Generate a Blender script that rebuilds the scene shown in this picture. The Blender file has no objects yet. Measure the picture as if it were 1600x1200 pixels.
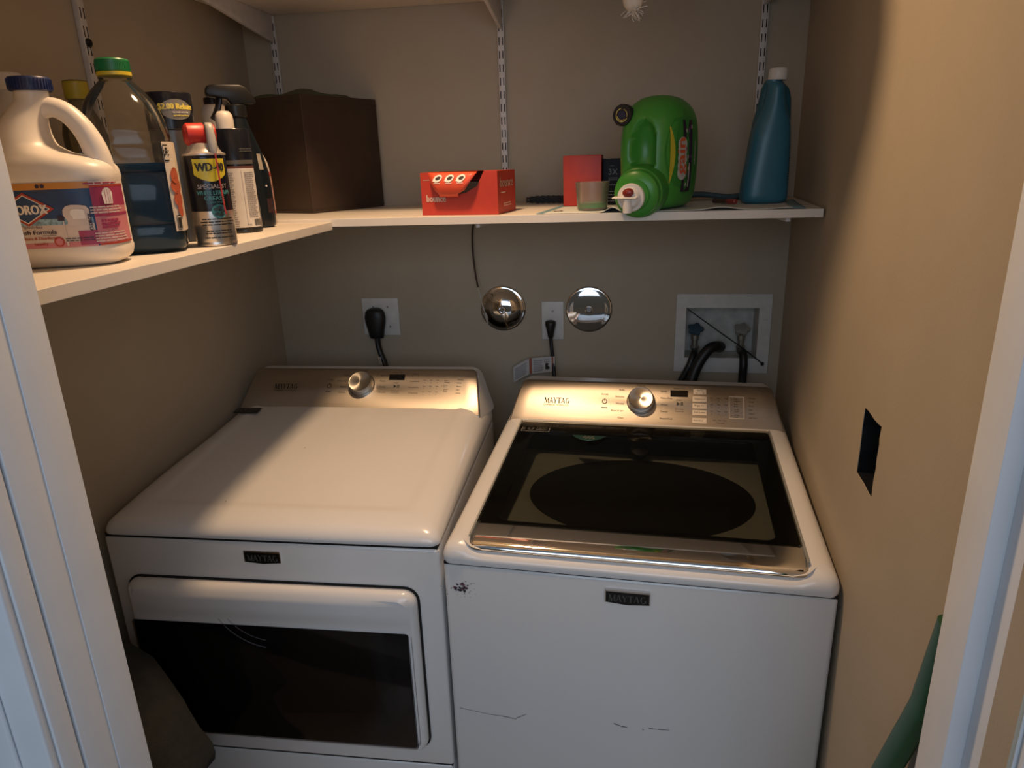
import bpy, bmesh, math, random
from mathutils import Vector, Matrix
random.seed(7)
S = bpy.context.scene
COL = S.collection
V = Vector
PI = math.pi
# ------------------------------------------------------------------ camera
YAW, PITCH, ROLL = 0.1533, -0.3116, -0.0331
fw = V((-math.sin(YAW)*math.cos(PITCH), math.cos(YAW)*math.cos(PITCH), math.sin(PITCH)))
rt = V((math.cos(YAW), math.sin(YAW), 0)); up = rt.cross(fw)
r2 = rt*math.cos(ROLL)+up*math.sin(ROLL); u2 = -rt*math.sin(ROLL)+up*math.cos(ROLL)
cam_d = bpy.data.cameras.new('camera'); cam = bpy.data.objects.new('camera', cam_d); COL.objects.link(cam)
cam_d.sensor_fit = 'HORIZONTAL'; cam_d.sensor_width = 36.0; cam_d.lens = 1088.2*36/1600
cam_d.clip_start = 0.02
M = Matrix((r2, u2, -fw)).transposed().to_4x4(); M.translation = V((0.213, -2.0011, 1.5964))
cam.matrix_world = M
S.camera = cam
# ------------------------------------------------------------------ world, lights, exposure
w = bpy.data.worlds.new('World'); S.world = w; w.use_nodes = True
w.node_tree.nodes['Background'].inputs[0].default_value = (0.72, 0.84, 1.0, 1)
w.node_tree.nodes['Background'].inputs[1].default_value = 0.16
def lamp(name, kind, loc, energy, color, **k):
    d = bpy.data.lights.new(name, kind); d.energy = energy; d.color = color
    for a, b in k.items(): setattr(d, a, b)
    o = bpy.data.objects.new(name, d); COL.objects.link(o); o.location = loc
    return o
lamp('ceiling_bulb', 'AREA', (-.17, -.80, 2.37), 13.6, (1.0, .645, .36), shape='DISK', size=.12)
fill_lamp = lamp('hall_daylight_fill', 'AREA', (.30, -3.2, 1.86), 17, (.68, .82, 1.0), shape='RECTANGLE', size=2.0, size_y=1.1)  # bluish area light added behind the camera for hall daylight on the jambs
fill_lamp.rotation_euler = (V((.0, -1.0, .8))-fill_lamp.location).to_track_quat('-Z', 'Y').to_euler()
S.view_settings.view_transform = 'Standard'; S.view_settings.look = 'None'
S.view_settings.gamma = 1.0; S.view_settings.exposure = 0.0
S.view_settings.use_curve_mapping = False
S.cycles.max_bounces = 8; S.cycles.transparent_max_bounces = 16

# ------------------------------------------------------------------ materials
MATS = {}
def mat(name, col, rough=.5, metal=0., var=.06, nscale=40., bump=0., bscale=300., coat=0., spec=.5, stretch=None, emit=None):
    if name in MATS: return MATS[name]
    m = bpy.data.materials.new(name); m.use_nodes = True; nt = m.node_tree; b = nt.nodes['Principled BSDF']
    tc = nt.nodes.new('ShaderNodeTexCoord'); mp = nt.nodes.new('ShaderNodeMapping')
    nt.links.new(tc.outputs['Object'], mp.inputs[0])
    if stretch: mp.inputs['Scale'].default_value = stretch
    n = nt.nodes.new('ShaderNodeTexNoise'); n.inputs['Scale'].default_value = nscale; n.inputs['Detail'].default_value = 4
    nt.links.new(mp.outputs[0], n.inputs['Vector'])
    r = nt.nodes.new('ShaderNodeValToRGB')
    c = V(col)
    r.color_ramp.elements[0].position = .3; r.color_ramp.elements[1].position = .7
    r.color_ramp.elements[0].color = (*(c*(1-var)), 1); r.color_ramp.elements[1].color = (*[min(1, x) for x in c*(1+var)], 1)
    nt.links.new(n.outputs['Fac'], r.inputs[0]); nt.links.new(r.outputs[0], b.inputs['Base Color'])
    b.inputs['Roughness'].default_value = rough; b.inputs['Metallic'].default_value = metal
    b.inputs['Specular IOR Level'].default_value = spec
    if coat: b.inputs['Coat Weight'].default_value = coat; b.inputs['Coat Roughness'].default_value = .08
    if bump:
        n2 = nt.nodes.new('ShaderNodeTexNoise'); n2.inputs['Scale'].default_value = bscale; n2.inputs['Detail'].default_value = 3
        nt.links.new(mp.outputs[0], n2.inputs['Vector'])
        bp = nt.nodes.new('ShaderNodeBump'); bp.inputs['Strength'].default_value = bump; bp.inputs['Distance'].default_value = .002
        nt.links.new(n2.outputs['Fac'], bp.inputs['Height']); nt.links.new(bp.outputs[0], b.inputs['Normal'])
    MATS[name] = m
    return m
def clear(name, tint, rough=.06, ior=1.45, gloss=1.0, haze=0.0, hazecol=(.8, .8, .8)):
    """thin see-through plastic or glass: tinted transparency + fresnel gloss (+ milky diffuse)"""
    m = bpy.data.materials.new(name); m.use_nodes = True; nt = m.node_tree; nt.nodes.clear()
    o = nt.nodes.new('ShaderNodeOutputMaterial'); t = nt.nodes.new('ShaderNodeBsdfTransparent'); t.inputs[0].default_value = (*tint, 1)
    g = nt.nodes.new('ShaderNodeBsdfGlossy'); g.inputs['Roughness'].default_value = rough; g.inputs[0].default_value = (gloss, gloss, gloss, 1)
    f = nt.nodes.new('ShaderNodeFresnel'); f.inputs[0].default_value = ior
    mx = nt.nodes.new('ShaderNodeMixShader'); src = t
    if haze:
        d = nt.nodes.new('ShaderNodeBsdfDiffuse'); d.inputs[0].default_value = (*hazecol, 1)
        nz = nt.nodes.new('ShaderNodeTexNoise'); nz.inputs['Scale'].default_value = 30
        mr = nt.nodes.new('ShaderNodeMapRange'); mr.inputs[3].default_value = haze*.8; mr.inputs[4].default_value = haze*1.2
        nt.links.new(nz.outputs['Fac'], mr.inputs[0])
        m2 = nt.nodes.new('ShaderNodeMixShader'); nt.links.new(mr.outputs[0], m2.inputs[0])
        nt.links.new(t.outputs[0], m2.inputs[1]); nt.links.new(d.outputs[0], m2.inputs[2]); src = m2
    nt.links.new(f.outputs[0], mx.inputs[0]); nt.links.new(src.outputs[0], mx.inputs[1]); nt.links.new(g.outputs[0], mx.inputs[2])
    nt.links.new(mx.outputs[0], o.inputs[0])
    return m
PAINT = mat('wall_paint', (.43, .368, .278), .62, var=.025, nscale=9, bump=.12, bscale=260, spec=.3)
CEIL = mat('ceiling_paint', (.62, .58, .5), .8, var=.02)
TRIM = mat('trim_paint', (.73, .76, .80), .45, var=.03, nscale=12, bump=.06, bscale=90)
FLOORM = mat('floor_tile', (.30, .26, .22), .5, var=.12, nscale=6)
SHELFM = mat('shelf_melamine', (.74, .69, .62), .42, var=.02, nscale=20)
RAILM = mat('rail_white', (.62, .60, .58), .4)
WHITE = mat('enamel_white', (.74, .735, .73), .22, var=.01, nscale=8, coat=.3)
WHITE2 = mat('enamel_side', (.70, .695, .69), .3, var=.01, nscale=8)
STEEL = mat('brushed_steel', (.50, .455, .40), .40, metal=1., var=.05, nscale=90, stretch=(.04, 8, 8), bump=.03, bscale=200)
CHROME = mat('chrome', (.80, .80, .80), .06, metal=1., var=.01)
KNOBM = mat('knob_steel', (.66, .63, .58), .30, metal=1., var=.02)
BLACKG = mat('black_gloss', (.006, .006, .006), .07, var=.1)
BLACK = mat('black_plastic', (.010, .010, .011), .34, var=.15, spec=.3)
DARK = mat('dark_gap', (.004, .004, .004), .8, var=.1)
INK = mat('print_ink', (.02, .018, .015), .6)
INKL = mat('print_ink_light', (.80, .74, .66), .6)
GREYP = mat('grey_plastic', (.26, .265, .25), .4)
PLATE = mat('outlet_plate', (.66, .65, .63), .35)
def glossw(c, n, r=.3, **k): return mat(n, c, r, **k)

# ------------------------------------------------------------------ mesh helpers
class MB:
    def __init__(s): s.bm = bmesh.new()
    def merge(s, t, mi=0, X=None):
        if X is not None: t.transform(X)
        for f in t.faces: f.material_index = mi
        me = bpy.data.meshes.new('tmp'); t.to_mesh(me); t.free(); s.bm.from_mesh(me); bpy.data.meshes.remove(me); return s
    def box(s, x0, x1, y0, y1, z0, z1, b=0., seg=3, mi=0, X=None):
        t = bmesh.new(); bmesh.ops.create_cube(t, size=1)
        for v in t.verts: v.co = V((x0+(v.co.x+.5)*(x1-x0), y0+(v.co.y+.5)*(y1-y0), z0+(v.co.z+.5)*(z1-z0)))
        if b: bmesh.ops.bevel(t, geom=t.edges[:], offset=b, segments=seg, profile=.5, affect='EDGES')
        return s.merge(t, mi, X)
    def loft(s, rings, mi=0, cap0=True, cap1=True, closed=True, X=None):
        t = bmesh.new(); R = [[t.verts.new(p) for p in r] for r in rings]; n = len(R[0])
        for a, b in zip(R, R[1:]):
            for i in range(n if closed else n-1):
                j = (i+1) % n
                try: t.faces.new((a[i], a[j], b[j], b[i]))
                except ValueError: pass
        if cap0: t.faces.new(R[0][::-1])
        if cap1: t.faces.new(R[-1])
        bmesh.ops.recalc_face_normals(t, faces=t.faces[:])
        return s.merge(t, mi, X)
    def prism(s, pts, f, d0, d1, mi=0, X=None, b=0.):
        t = bmesh.new(); A = [t.verts.new(f(p[0], p[1], d0)) for p in pts]; B = [t.verts.new(f(p[0], p[1], d1)) for p in pts]; n = len(pts)
        t.faces.new(A[::-1]); t.faces.new(B)
        for i in range(n): t.faces.new((A[i], A[(i+1) % n], B[(i+1) % n], B[i]))
        bmesh.ops.recalc_face_normals(t, faces=t.faces[:])
        if b: bmesh.ops.bevel(t, geom=t.edges[:], offset=b, segments=2, profile=.5, affect='EDGES')
        return s.merge(t, mi, X)
    def lathe(s, prof, seg=40, mi=0, X=None, cap0=True, cap1=True):
        rings = [[V((r*math.cos(2*PI*i/seg), r*math.sin(2*PI*i/seg), z)) for i in range(seg)] for r, z in prof]
        return s.loft(rings, mi, cap0, cap1, True, X)
    def tube(s, pts, r, seg=10, mi=0, sm=6, X=None, flat=1.):
        pts = [V(p) for p in pts]
        if sm and len(pts) > 2:
            q = []; P = [pts[0]]+pts+[pts[-1]]
            for i in range(1, len(P)-2):
                for k in range(sm):
                    t = k/sm; a, b, c, d = P[i-1:i+3]
                    q.append(.5*((2*b)+(c-a)*t+(2*a-5*b+4*c-d)*t*t+(3*b-a-3*c+d)*t**3))
            q.append(pts[-1]); pts = q
        rings = []; nrm = None
        for i, p in enumerate(pts):
            d = (pts[min(i+1, len(pts)-1)]-pts[max(i-1, 0)]).normalized()
            if nrm is None: nrm = d.orthogonal().normalized()
            nrm = (nrm-d*nrm.dot(d)).normalized(); bn = d.cross(nrm)
            rr = r(i/(len(pts)-1)) if callable(r) else r
            rings.append([p+nrm*rr*math.cos(2*PI*k/seg)+bn*rr*flat*math.sin(2*PI*k/seg) for k in range(seg)])
        return s.loft(rings, mi, X=X)
    def quad(s, a, b, c, d, mi=0):
        f = s.bm.faces.new([s.bm.verts.new(p) for p in (a, b, c, d)]); f.material_index = mi; return s
    def poly(s, pts, mi=0):
        f = s.bm.faces.new([s.bm.verts.new(p) for p in pts]); f.material_index = mi; return s
    def build(s, name, mats, parent=None, ang=35, smooth=True, stuff=None):
        me = bpy.data.meshes.new(name); s.bm.normal_update(); s.bm.to_mesh(me); s.bm.free()
        for m in (mats if isinstance(mats, (list, tuple)) else [mats]): me.materials.append(m)
        if smooth:
            me.shade_smooth(); me.set_sharp_from_angle(angle=math.radians(ang))
        o = bpy.data.objects.new(name, me); COL.objects.link(o)
        if parent: o.parent = parent
        return o
def rrect(u0, u1, v0, v1, r, n=6):
    out = []
    for cx, cy, a in ((u1-r, v1-r, 0), (u0+r, v1-r, 90), (u0+r, v0+r, 180), (u1-r, v0+r, 270)):
        for k in range(n+1):
            t = math.radians(a+90*k/n); out.append((cx+r*math.cos(t), cy+r*math.sin(t)))
    return out
XY = lambda a, b, d: V((a, b, d))
XZ = lambda a, b, d: V((a, d, b))
YZ = lambda a, b, d: V((d, a, b))
def empty(name, label, cat, loc=(0, 0, 0), rz=0., group=None):
    o = bpy.data.objects.new(name, None); COL.objects.link(o); o.location = loc; o.rotation_euler = (0, 0, rz)
    o.empty_display_size = .05
    return tag(o, label, cat, group)
def tag(o, label, cat, group=None):
    o['label'] = label; o['category'] = cat
    if group: o['group'] = group
    return o
def struct(o): o['kind'] = 'structure'; return o
# ---- lettering: glyph meshes from the built-in font, laid on any surface through fn(x, y)
_txt = {}
def glyphs(body, size):
    k = (body, size)
    if k not in _txt:
        c = bpy.data.curves.new('t', 'FONT'); c.body = body; c.size = size; c.resolution_u = 2
        o = bpy.data.objects.new('t', c); COL.objects.link(o)
        dg = bpy.context.evaluated_depsgraph_get(); dg.update()
        me = bpy.data.meshes.new_from_object(o.evaluated_get(dg))
        vs = [tuple(v.co) for v in me.vertices]; fs = [tuple(p.vertices) for p in me.polygons]
        xs = [v[0] for v in vs] or [0]
        _txt[k] = (vs, fs, min(xs), max(xs))
        COL.objects.unlink(o); bpy.data.objects.remove(o); bpy.data.meshes.remove(me); bpy.data.curves.remove(c)
    return _txt[k]
def write(mb, body, size, fn, mi=0, align='C', width=None, bold=0.):
    vs, fs, a, b = glyphs(body, size); sx = 1. if width is None else width/(b-a)
    off = {'C': (a+b)/2, 'L': a, 'R': b}[align]
    for dx in ([0] if not bold else [-bold, 0, bold]):
        L = [mb.bm.verts.new(fn((v[0]-off)*sx+dx, v[1])) for v in vs]
        for f in fs:
            try: mb.bm.faces.new([L[i] for i in f]).material_index = mi
            except ValueError: pass
def bars(mb, x0, x1, y0, y1, n, fn, mi=0, fill=.5, rag=.25, words=True):
    """rows of illegibly small print"""
    h = (y1-y0)/n
    for i in range(n):
        y = y0+h*i; e = x1-(x1-x0)*rag*random.random(); x = x0
        while x < e-.0005:
            wd = min(e-x, (x1-x0)*random.uniform(.08, .22)) if words else e-x
            mb.quad(fn(x, y), fn(x+wd, y), fn(x+wd, y+h*fill), fn(x, y+h*fill), mi); x += wd+(x1-x0)*.025
def maytag(mb, fn, x0, y0, w_, h_, mi=0):
    """heavy serif capitals M A Y T A G"""
    def Q(*p): mb.poly([fn(x0+a*w_, y0+b*h_) for a, b in p], mi)
    T = 6.02; x = [0.]
    def seg(ax, ay, bx, by, wd):
        o = x[0]; Q(((o+ax-wd/2)/T, ay), ((o+ax+wd/2)/T, ay), ((o+bx+wd/2)/T, by), ((o+bx-wd/2)/T, by))
    def ser(a, b, y): o = x[0]; Q(((o+a)/T, y), ((o+b)/T, y), ((o+b)/T, y+.07), ((o+a)/T, y+.07))
    def A():
        seg(.12, 0, .46, 1, .09); seg(.84, 0, .50, 1, .22); seg(.5, .3, .5, .38, .45); ser(0, .28, 0); ser(.62, 1.02, 0)
    seg(.16, 0, .16, 1, .09); seg(1.0, 0, 1.0, 1, .22); seg(.58, 0, .2, 1, .22); seg(.58, 0, .96, 1, .09); ser(0, .3, 0); ser(.8, 1.18, 0); ser(0, .26, .93); ser(.94, 1.18, .93)
    x[0] = 1.16; A(); x[0] = 2.1
    seg(.47, .45, .16, 1, .22); seg(.5, .45, .84, 1, .09); seg(.48, 0, .48, .5, .2); ser(0, .34, .93); ser(.7, 1.0, .93); ser(.3, .68, 0)
    x[0] = 3.1; seg(.42, 0, .42, 1, .22); seg(.42, .92, .42, 1, .84); seg(.03, .72, .03, 1, .06); seg(.81, .72, .81, 1, .06); ser(.22, .62, 0)
    x[0] = 3.95; A(); x[0] = 5.03
    n = 14
    for i in range(n):
        t0, t1 = [math.radians(48+(270)*k/n) for k in (i, i+1)]
        f = lambda t, ro: ((x[0]+.45+ro*math.cos(t)*(.43 if ro > .9 else .42))/T, .5+.52*math.sin(t)*(1 if ro > .9 else .86/.6*ro if False else .88))
        Q(((x[0]+.45+.44*math.cos(t0))/T, .5+.52*math.sin(t0)), ((x[0]+.45+.44*math.cos(t1))/T, .5+.52*math.sin(t1)),
          ((x[0]+.45+.25*math.cos(t1))/T, .5+.44*math.sin(t1)), ((x[0]+.45+.25*math.cos(t0))/T, .5+.44*math.sin(t0)))
    seg(.80, .08, .80, .42, .2); ser(.55, .98, .40)

# ---- bodies with a closed outline that changes with height (bottles, cans, jugs)
class Surf:
    def __init__(s, rings): s.r = rings            # (z, hx, hy, cx, cy, exponent)
    def at(s, z):
        R = s.r
        if z <= R[0][0]: return R[0]
        for a, b in zip(R, R[1:]):
            if z <= b[0]:
                t = (z-a[0])/(b[0]-a[0]) if b[0] > a[0] else 0
                return tuple(x+(y-x)*t for x, y in zip(a, b))
        return R[-1]
    def pt(s, th, z, off=0.):
        _, hx, hy, cx, cy, n = s.at(z); sn, cs = math.sin(th), math.cos(th); e = 2/n
        px = math.copysign(abs(sn)**e, sn); py = -math.copysign(abs(cs)**e, cs)
        return V((cx+(hx+off)*px, cy+(hy+off)*py, z))
    def mesh(s, mb, seg=48, mi=0, sub=1, cap0=True, cap1=True, off=0.):
        rings = []
        for i, k in enumerate(s.r):
            z, hx, hy, cx, cy, n = k; e = 2/n; ring = []
            for j in range(seg):
                th = 2*PI*j/seg; sn, cs = math.sin(th), math.cos(th)
                ring.append(V((cx+(hx+off)*math.copysign(abs(sn)**e, sn), cy-(hy+off)*math.copysign(abs(cs)**e, cs), z)))
            rings.append(ring)
        return mb.loft(rings, mi, cap0, cap1)
    def table(s, z):
        _, hx, hy, cx, cy, n = s.at(z); key = (round(hx, 5), round(hy, 5), round(n, 2))
        if not hasattr(s, 'c'): s.c = {}
        if key not in s.c:
            N = 360; T = [PI*1.0*(2*i/N-1) for i in range(N+1)]; e = 2/n
            P = [(hx*math.copysign(abs(math.sin(t))**e, math.sin(t)), -hy*math.copysign(abs(math.cos(t))**e, math.cos(t))) for t in T]
            A = [0.]
            for p, q in zip(P, P[1:]): A.append(A[-1]+math.hypot(q[0]-p[0], q[1]-p[1]))
            m = A[N//2]; s.c[key] = (T, [x-m for x in A], P)
        return s.c[key]
    def arc_of(s, th, z):
        T, A, P = s.table(z); x = (th/PI+1)/2*(len(T)-1); i = max(0, min(len(T)-2, int(x))); return A[i]+(A[i+1]-A[i])*(x-i)
    def at_arc(s, arc, z, off=0.):
        import bisect
        T, A, P = s.table(z); i = max(0, min(len(A)-2, bisect.bisect_right(A, arc)-1)); d = A[i+1]-A[i]
        f = (arc-A[i])/d if d > 1e-9 else 0.; _, hx, hy, cx, cy, n = s.at(z)
        x = P[i][0]+(P[i+1][0]-P[i][0])*f; y = P[i][1]+(P[i+1][1]-P[i][1])*f
        gx = math.copysign(abs(x/hx)**(n-1)/hx, x); gy = math.copysign(abs(y/hy)**(n-1)/hy, y); L = math.hypot(gx, gy) or 1
        return V((cx+x+off*gx/L, cy+y+off*gy/L, z))
    def patch(s, mb, t0, t1, z0, z1, off=.0006, nu=16, nv=4, mi=0):
        zz = (z0+z1)/2; a0, a1 = s.arc_of(t0, zz), s.arc_of(t1, zz); nu = max(nu, int(abs(a1-a0)/.003))
        g = [[mb.bm.verts.new(s.at_arc(a0+(a1-a0)*i/nu, z0+(z1-z0)*j/nv, off)) for i in range(nu+1)] for j in range(nv+1)]
        for j in range(nv):
            for i in range(nu): mb.bm.faces.new((g[j][i], g[j][i+1], g[j+1][i+1], g[j+1][i])).material_index = mi
    def fn(s, th0, z0, R, off=.0012):
        a0 = s.arc_of(th0, z0); return lambda x, y: s.at_arc(a0+x, z0+y, off)
    def shape(s, mb, pts, th0, z0, R, off=.001, mi=0):
        f = s.fn(th0, z0, R, off); mb.poly([f(*p) for p in pts], mi)
def cyl(r, z0, z1, b=.002): return Surf([(z0, r-b, r-b, 0, 0, 2), (z0+b, r, r, 0, 0, 2), (z1-b, r, r, 0, 0, 2), (z1, r-b, r-b, 0, 0, 2)])

# ================================================================== SETTING
XL, XR, SR = -.8154, .6768, .0836
CH = 2.44
def holed(name, outer, holes, to3, depth, m, parent=None):
    """flat wall with cut-outs; to3(a, b, d) places it, depth = thickness"""
    t = bmesh.new(); es = []
    for loop in [outer]+holes:
        vs = [t.verts.new(to3(a, b, 0)) for a, b in loop]
        es += [t.edges.new((vs[i], vs[(i+1) % len(vs)])) for i in range(len(vs))]
    bmesh.ops.triangle_fill(t, use_beauty=True, use_dissolve=False, edges=es)
    r = bmesh.ops.extrude_face_region(t, geom=t.faces[:])
    d = to3(0, 0, depth)-to3(0, 0, 0)
    for e in r['geom']:
        if isinstance(e, bmesh.types.BMVert): e.co += d
    bmesh.ops.recalc_face_normals(t, faces=t.faces[:])
    mb = MB(); mb.merge(t); return struct(mb.build(name, m, parent, smooth=False))
struct(MB().box(-2.2, 2.2, -4.6, .12, -.05, 0).build('floor', FLOORM))
struct(MB().box(-.95, .85, -1.48, .12, CH, CH+.05).build('ceiling', CEIL))
BOX = (.408, .616, 1.031, 1.182)
holed('wall_back', [(-.95, 0), (.80, 0), (.80, CH), (-.95, CH)], [[(BOX[0], BOX[2]), (BOX[1], BOX[2]), (BOX[1], BOX[3]), (BOX[0], BOX[3])]], lambda a, b, d: V((a, d, b)), .10, PAINT)
struct(MB().box(XL-.1, XL, -1.475, 0, 0, CH).build('wall_left', PAINT))
def RW(a, b, d): return V((XR+SR*a+d, a, b))          # a = y along the wall, b = height, d = into the wall
HOLE = [(-.912, 1.211), (-.932, 1.213), (-.968, 1.212), (-.990, 1.2135), (-1.006, 1.2155), (-1.0035, 1.196), (-1.0065, 1.188), (-1.004, 1.165),
        (-1.006, 1.15), (-1.0025, 1.13), (-1.004, 1.101), (-.99, 1.1005), (-.955, 1.102), (-.93, 1.1005), (-.911, 1.1), (-.9125, 1.14), (-.91, 1.18)]
holed('wall_right', [(.02, 0), (-1.475, 0), (-1.475, CH), (.02, CH)], [HOLE], RW, .014, PAINT)
struct(MB().box(.72, .80, -1.475, .05, 0, CH).build('wall_right_backing', DARK))
JL, JR, JY0, JY1 = -.384, .540, -1.36, -1.475
holed('wall_front', [(XL-.1, 0), (1.6, 0), (1.6, CH), (XL-.1, CH)], [[(JL-.02, -.0), (JR+.02, -.0), (JR+.02, 2.07), (JL-.02, 2.07)]] if False else [], lambda a, b, d: V((a, JY0-.002-d, b)), .001, PAINT) if False else None
mb = MB(); mb.box(XL, JL-.018, JY1, JY0, 0, CH); struct(mb.build('wall_front', PAINT))
mb = MB(); mb.box(JR+.018, .80, JY1, JY0, 0, CH); struct(mb.build('wall_front', PAINT))
mb = MB(); mb.box(JL-.018, JR+.018, JY1, JY0, 2.06, CH); struct(mb.build('wall_front', PAINT))
struct(MB().box(-2.2, 2.2, -4.4, -4.3, 0, CH).build('wall_hall', PAINT))
# door jambs, stops and casing
def jamb(n, x, s):
    mb = MB()
    mb.box(*sorted((x, x-s*.018)), JY0-.046, JY0+.002, 0, 2.05, .0008)                 # stop, flush with the closet side
    mb.box(*sorted((x-s*.0012 if s > 0 else x-s*.017, x-s*.026)), JY1+.028, JY0-.046, 0, 2.05, .0008)
    mb.box(*sorted((x-s*.002 if s > 0 else x-s*.017, x-s*.026)), JY1-.001, JY1+.0245, 0, 2.05, .002)  # casing edge behind the groove
    mb.box(*sorted((x-s*.004 if s > 0 else x-s*.019, x-s*.075)), JY1-.012, JY1-.001, 0, 2.11, .003)   # casing face
    mb.box(*sorted((x-s*.04, x-s*.075)), JY1-.018, JY1-.012, 0, 2.11, .003)
    return struct(mb.build('trim_%d' % n, TRIM))
jamb(1, JL, 1); jamb(2, JR, -1)
mb = MB(); mb.box(JL, JR, JY1, JY0, 2.04, 2.06); struct(mb.build('trim_3', TRIM))

# ================================================================== WASHING MACHINE
ARC = lambda n, r, a0, a1: [(r*math.cos(math.radians(a0+(a1-a0)*i/n)), r*math.sin(math.radians(a0+(a1-a0)*i/n))) for i in range(n+1)]
def sm(x, a, b): t = max(0., min(1., (x-a)/(b-a))); return t*t*(3-2*t)
def console(root, p0, p1, ub, ut, back, side):
    """sloping control fascia between (v, z) points p0 (bottom) and p1 (top), trapezoid ub -> ut, with housing behind"""
    (v0, z0), (v1, z1) = p0, p1; dv, dz = v1-v0, z1-z0; L = math.hypot(dv, dz); nv, nz = -dz/L, dv/L
    def fp(u, t, off=0.): return V((u, v0+dv*t+nv*off, z0+dz*t+nz*off))
    prof = [(-.075, -.009), (-.055, -.004), (-.03, -.001), (0, 0), (.25, .0012), (.5, .0016), (.75, .0012), (.93, 0), (.965, -.0015), (.985, -.004), (1.0, -.009)]
    L0, R0 = [], []
    rings = []
    N = 26
    for i in range(N+1):
        s = i/N; ring = []
        for t, off in prof:
            tt = max(0, min(1, t)); a = ub[0]+(ut[0]-ub[0])*tt; b = ub[1]+(ut[1]-ub[1])*tt
            c = .016*(1-math.sqrt(max(0, 1-((t-.86)/.14)**2))) if t > .86 else 0
            a += c; b -= c
            e = .006 if False else 0
            k = s; edge = min(s, 1-s)*(b-a)
            o2 = off-.004*(1-math.sqrt(max(0, 1-(1-min(1, edge/.006))**2)))
            ring.append(fp(a+(b-a)*k, t, o2))
        rings.append(ring)
    # finer spacing towards both ends
    def ring_at(s):
        ring = []
        for t, off in prof:
            tt = max(0, min(1, t)); a = ub[0]+(ut[0]-ub[0])*tt; b = ub[1]+(ut[1]-ub[1])*tt
            c = .018*(1-math.sqrt(max(0, 1-((t-.84)/.16)**2))) if t > .84 else 0
            a += c; b -= c; edge = min(s, 1-s)*(b-a)
            ring.append(fp(a+(b-a)*s, t, off-.005*(1-math.sqrt(max(0, 1-(1-min(1, edge/.006))**2)))))
        return ring
    ss = [0, .001, .0025, .005, .0085]; ss = ss+[.0085+(1-.017)*i/20 for i in range(1, 20)]+[1-x for x in ss[::-1]]
    R = [ring_at(s) for s in ss]
    MB().loft(R, 0, False, False, closed=False).build('console_panel', STEEL, root, ang=50)
    # housing: fascia outline swept back to a larger outline on the rear plane
    A = [(ub[0], -.075), (ub[0], 0), (ub[0]+(ut[0]-ub[0])*.5, .5), (ub[0]+(ut[0]-ub[0])*.84, .84), (ut[0]+.005, .94), (ut[0]+.018, .992), (ut[1]-.018, .992), (ut[1]-.005, .94), (ub[1]+(ut[1]-ub[1])*.84, .84), (ub[1]+(ut[1]-ub[1])*.5, .5), (ub[1], 0), (ub[1], -.075)]
    f0 = [fp(u, t, -.006) for u, t in A]; f1 = [fp(u+(.002 if u > .35 else -.002), t, -.012) for u, t in A]
    f2 = []
    for u, t in A:
        g = max(0, min(1, t)); w_ = side*(1-g)
        f2.append(V((u+(w_ if u > .35 else -w_), back-(.0 if g < .9 else 0.0), z0-.03+(z1-.008-z0+.03)*max(0, t+.075)/1.07)))
    mid = [a.lerp(b, .55)+V((0, 0, .004*(1 if i in (4, 5, 6, 7) else 0))) for i, (a, b) in enumerate(zip(f1, f2))]
    MB().loft([f0, f1, mid, f2]).build('console_housing', WHITE2, root, ang=40)
    return fp
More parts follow.
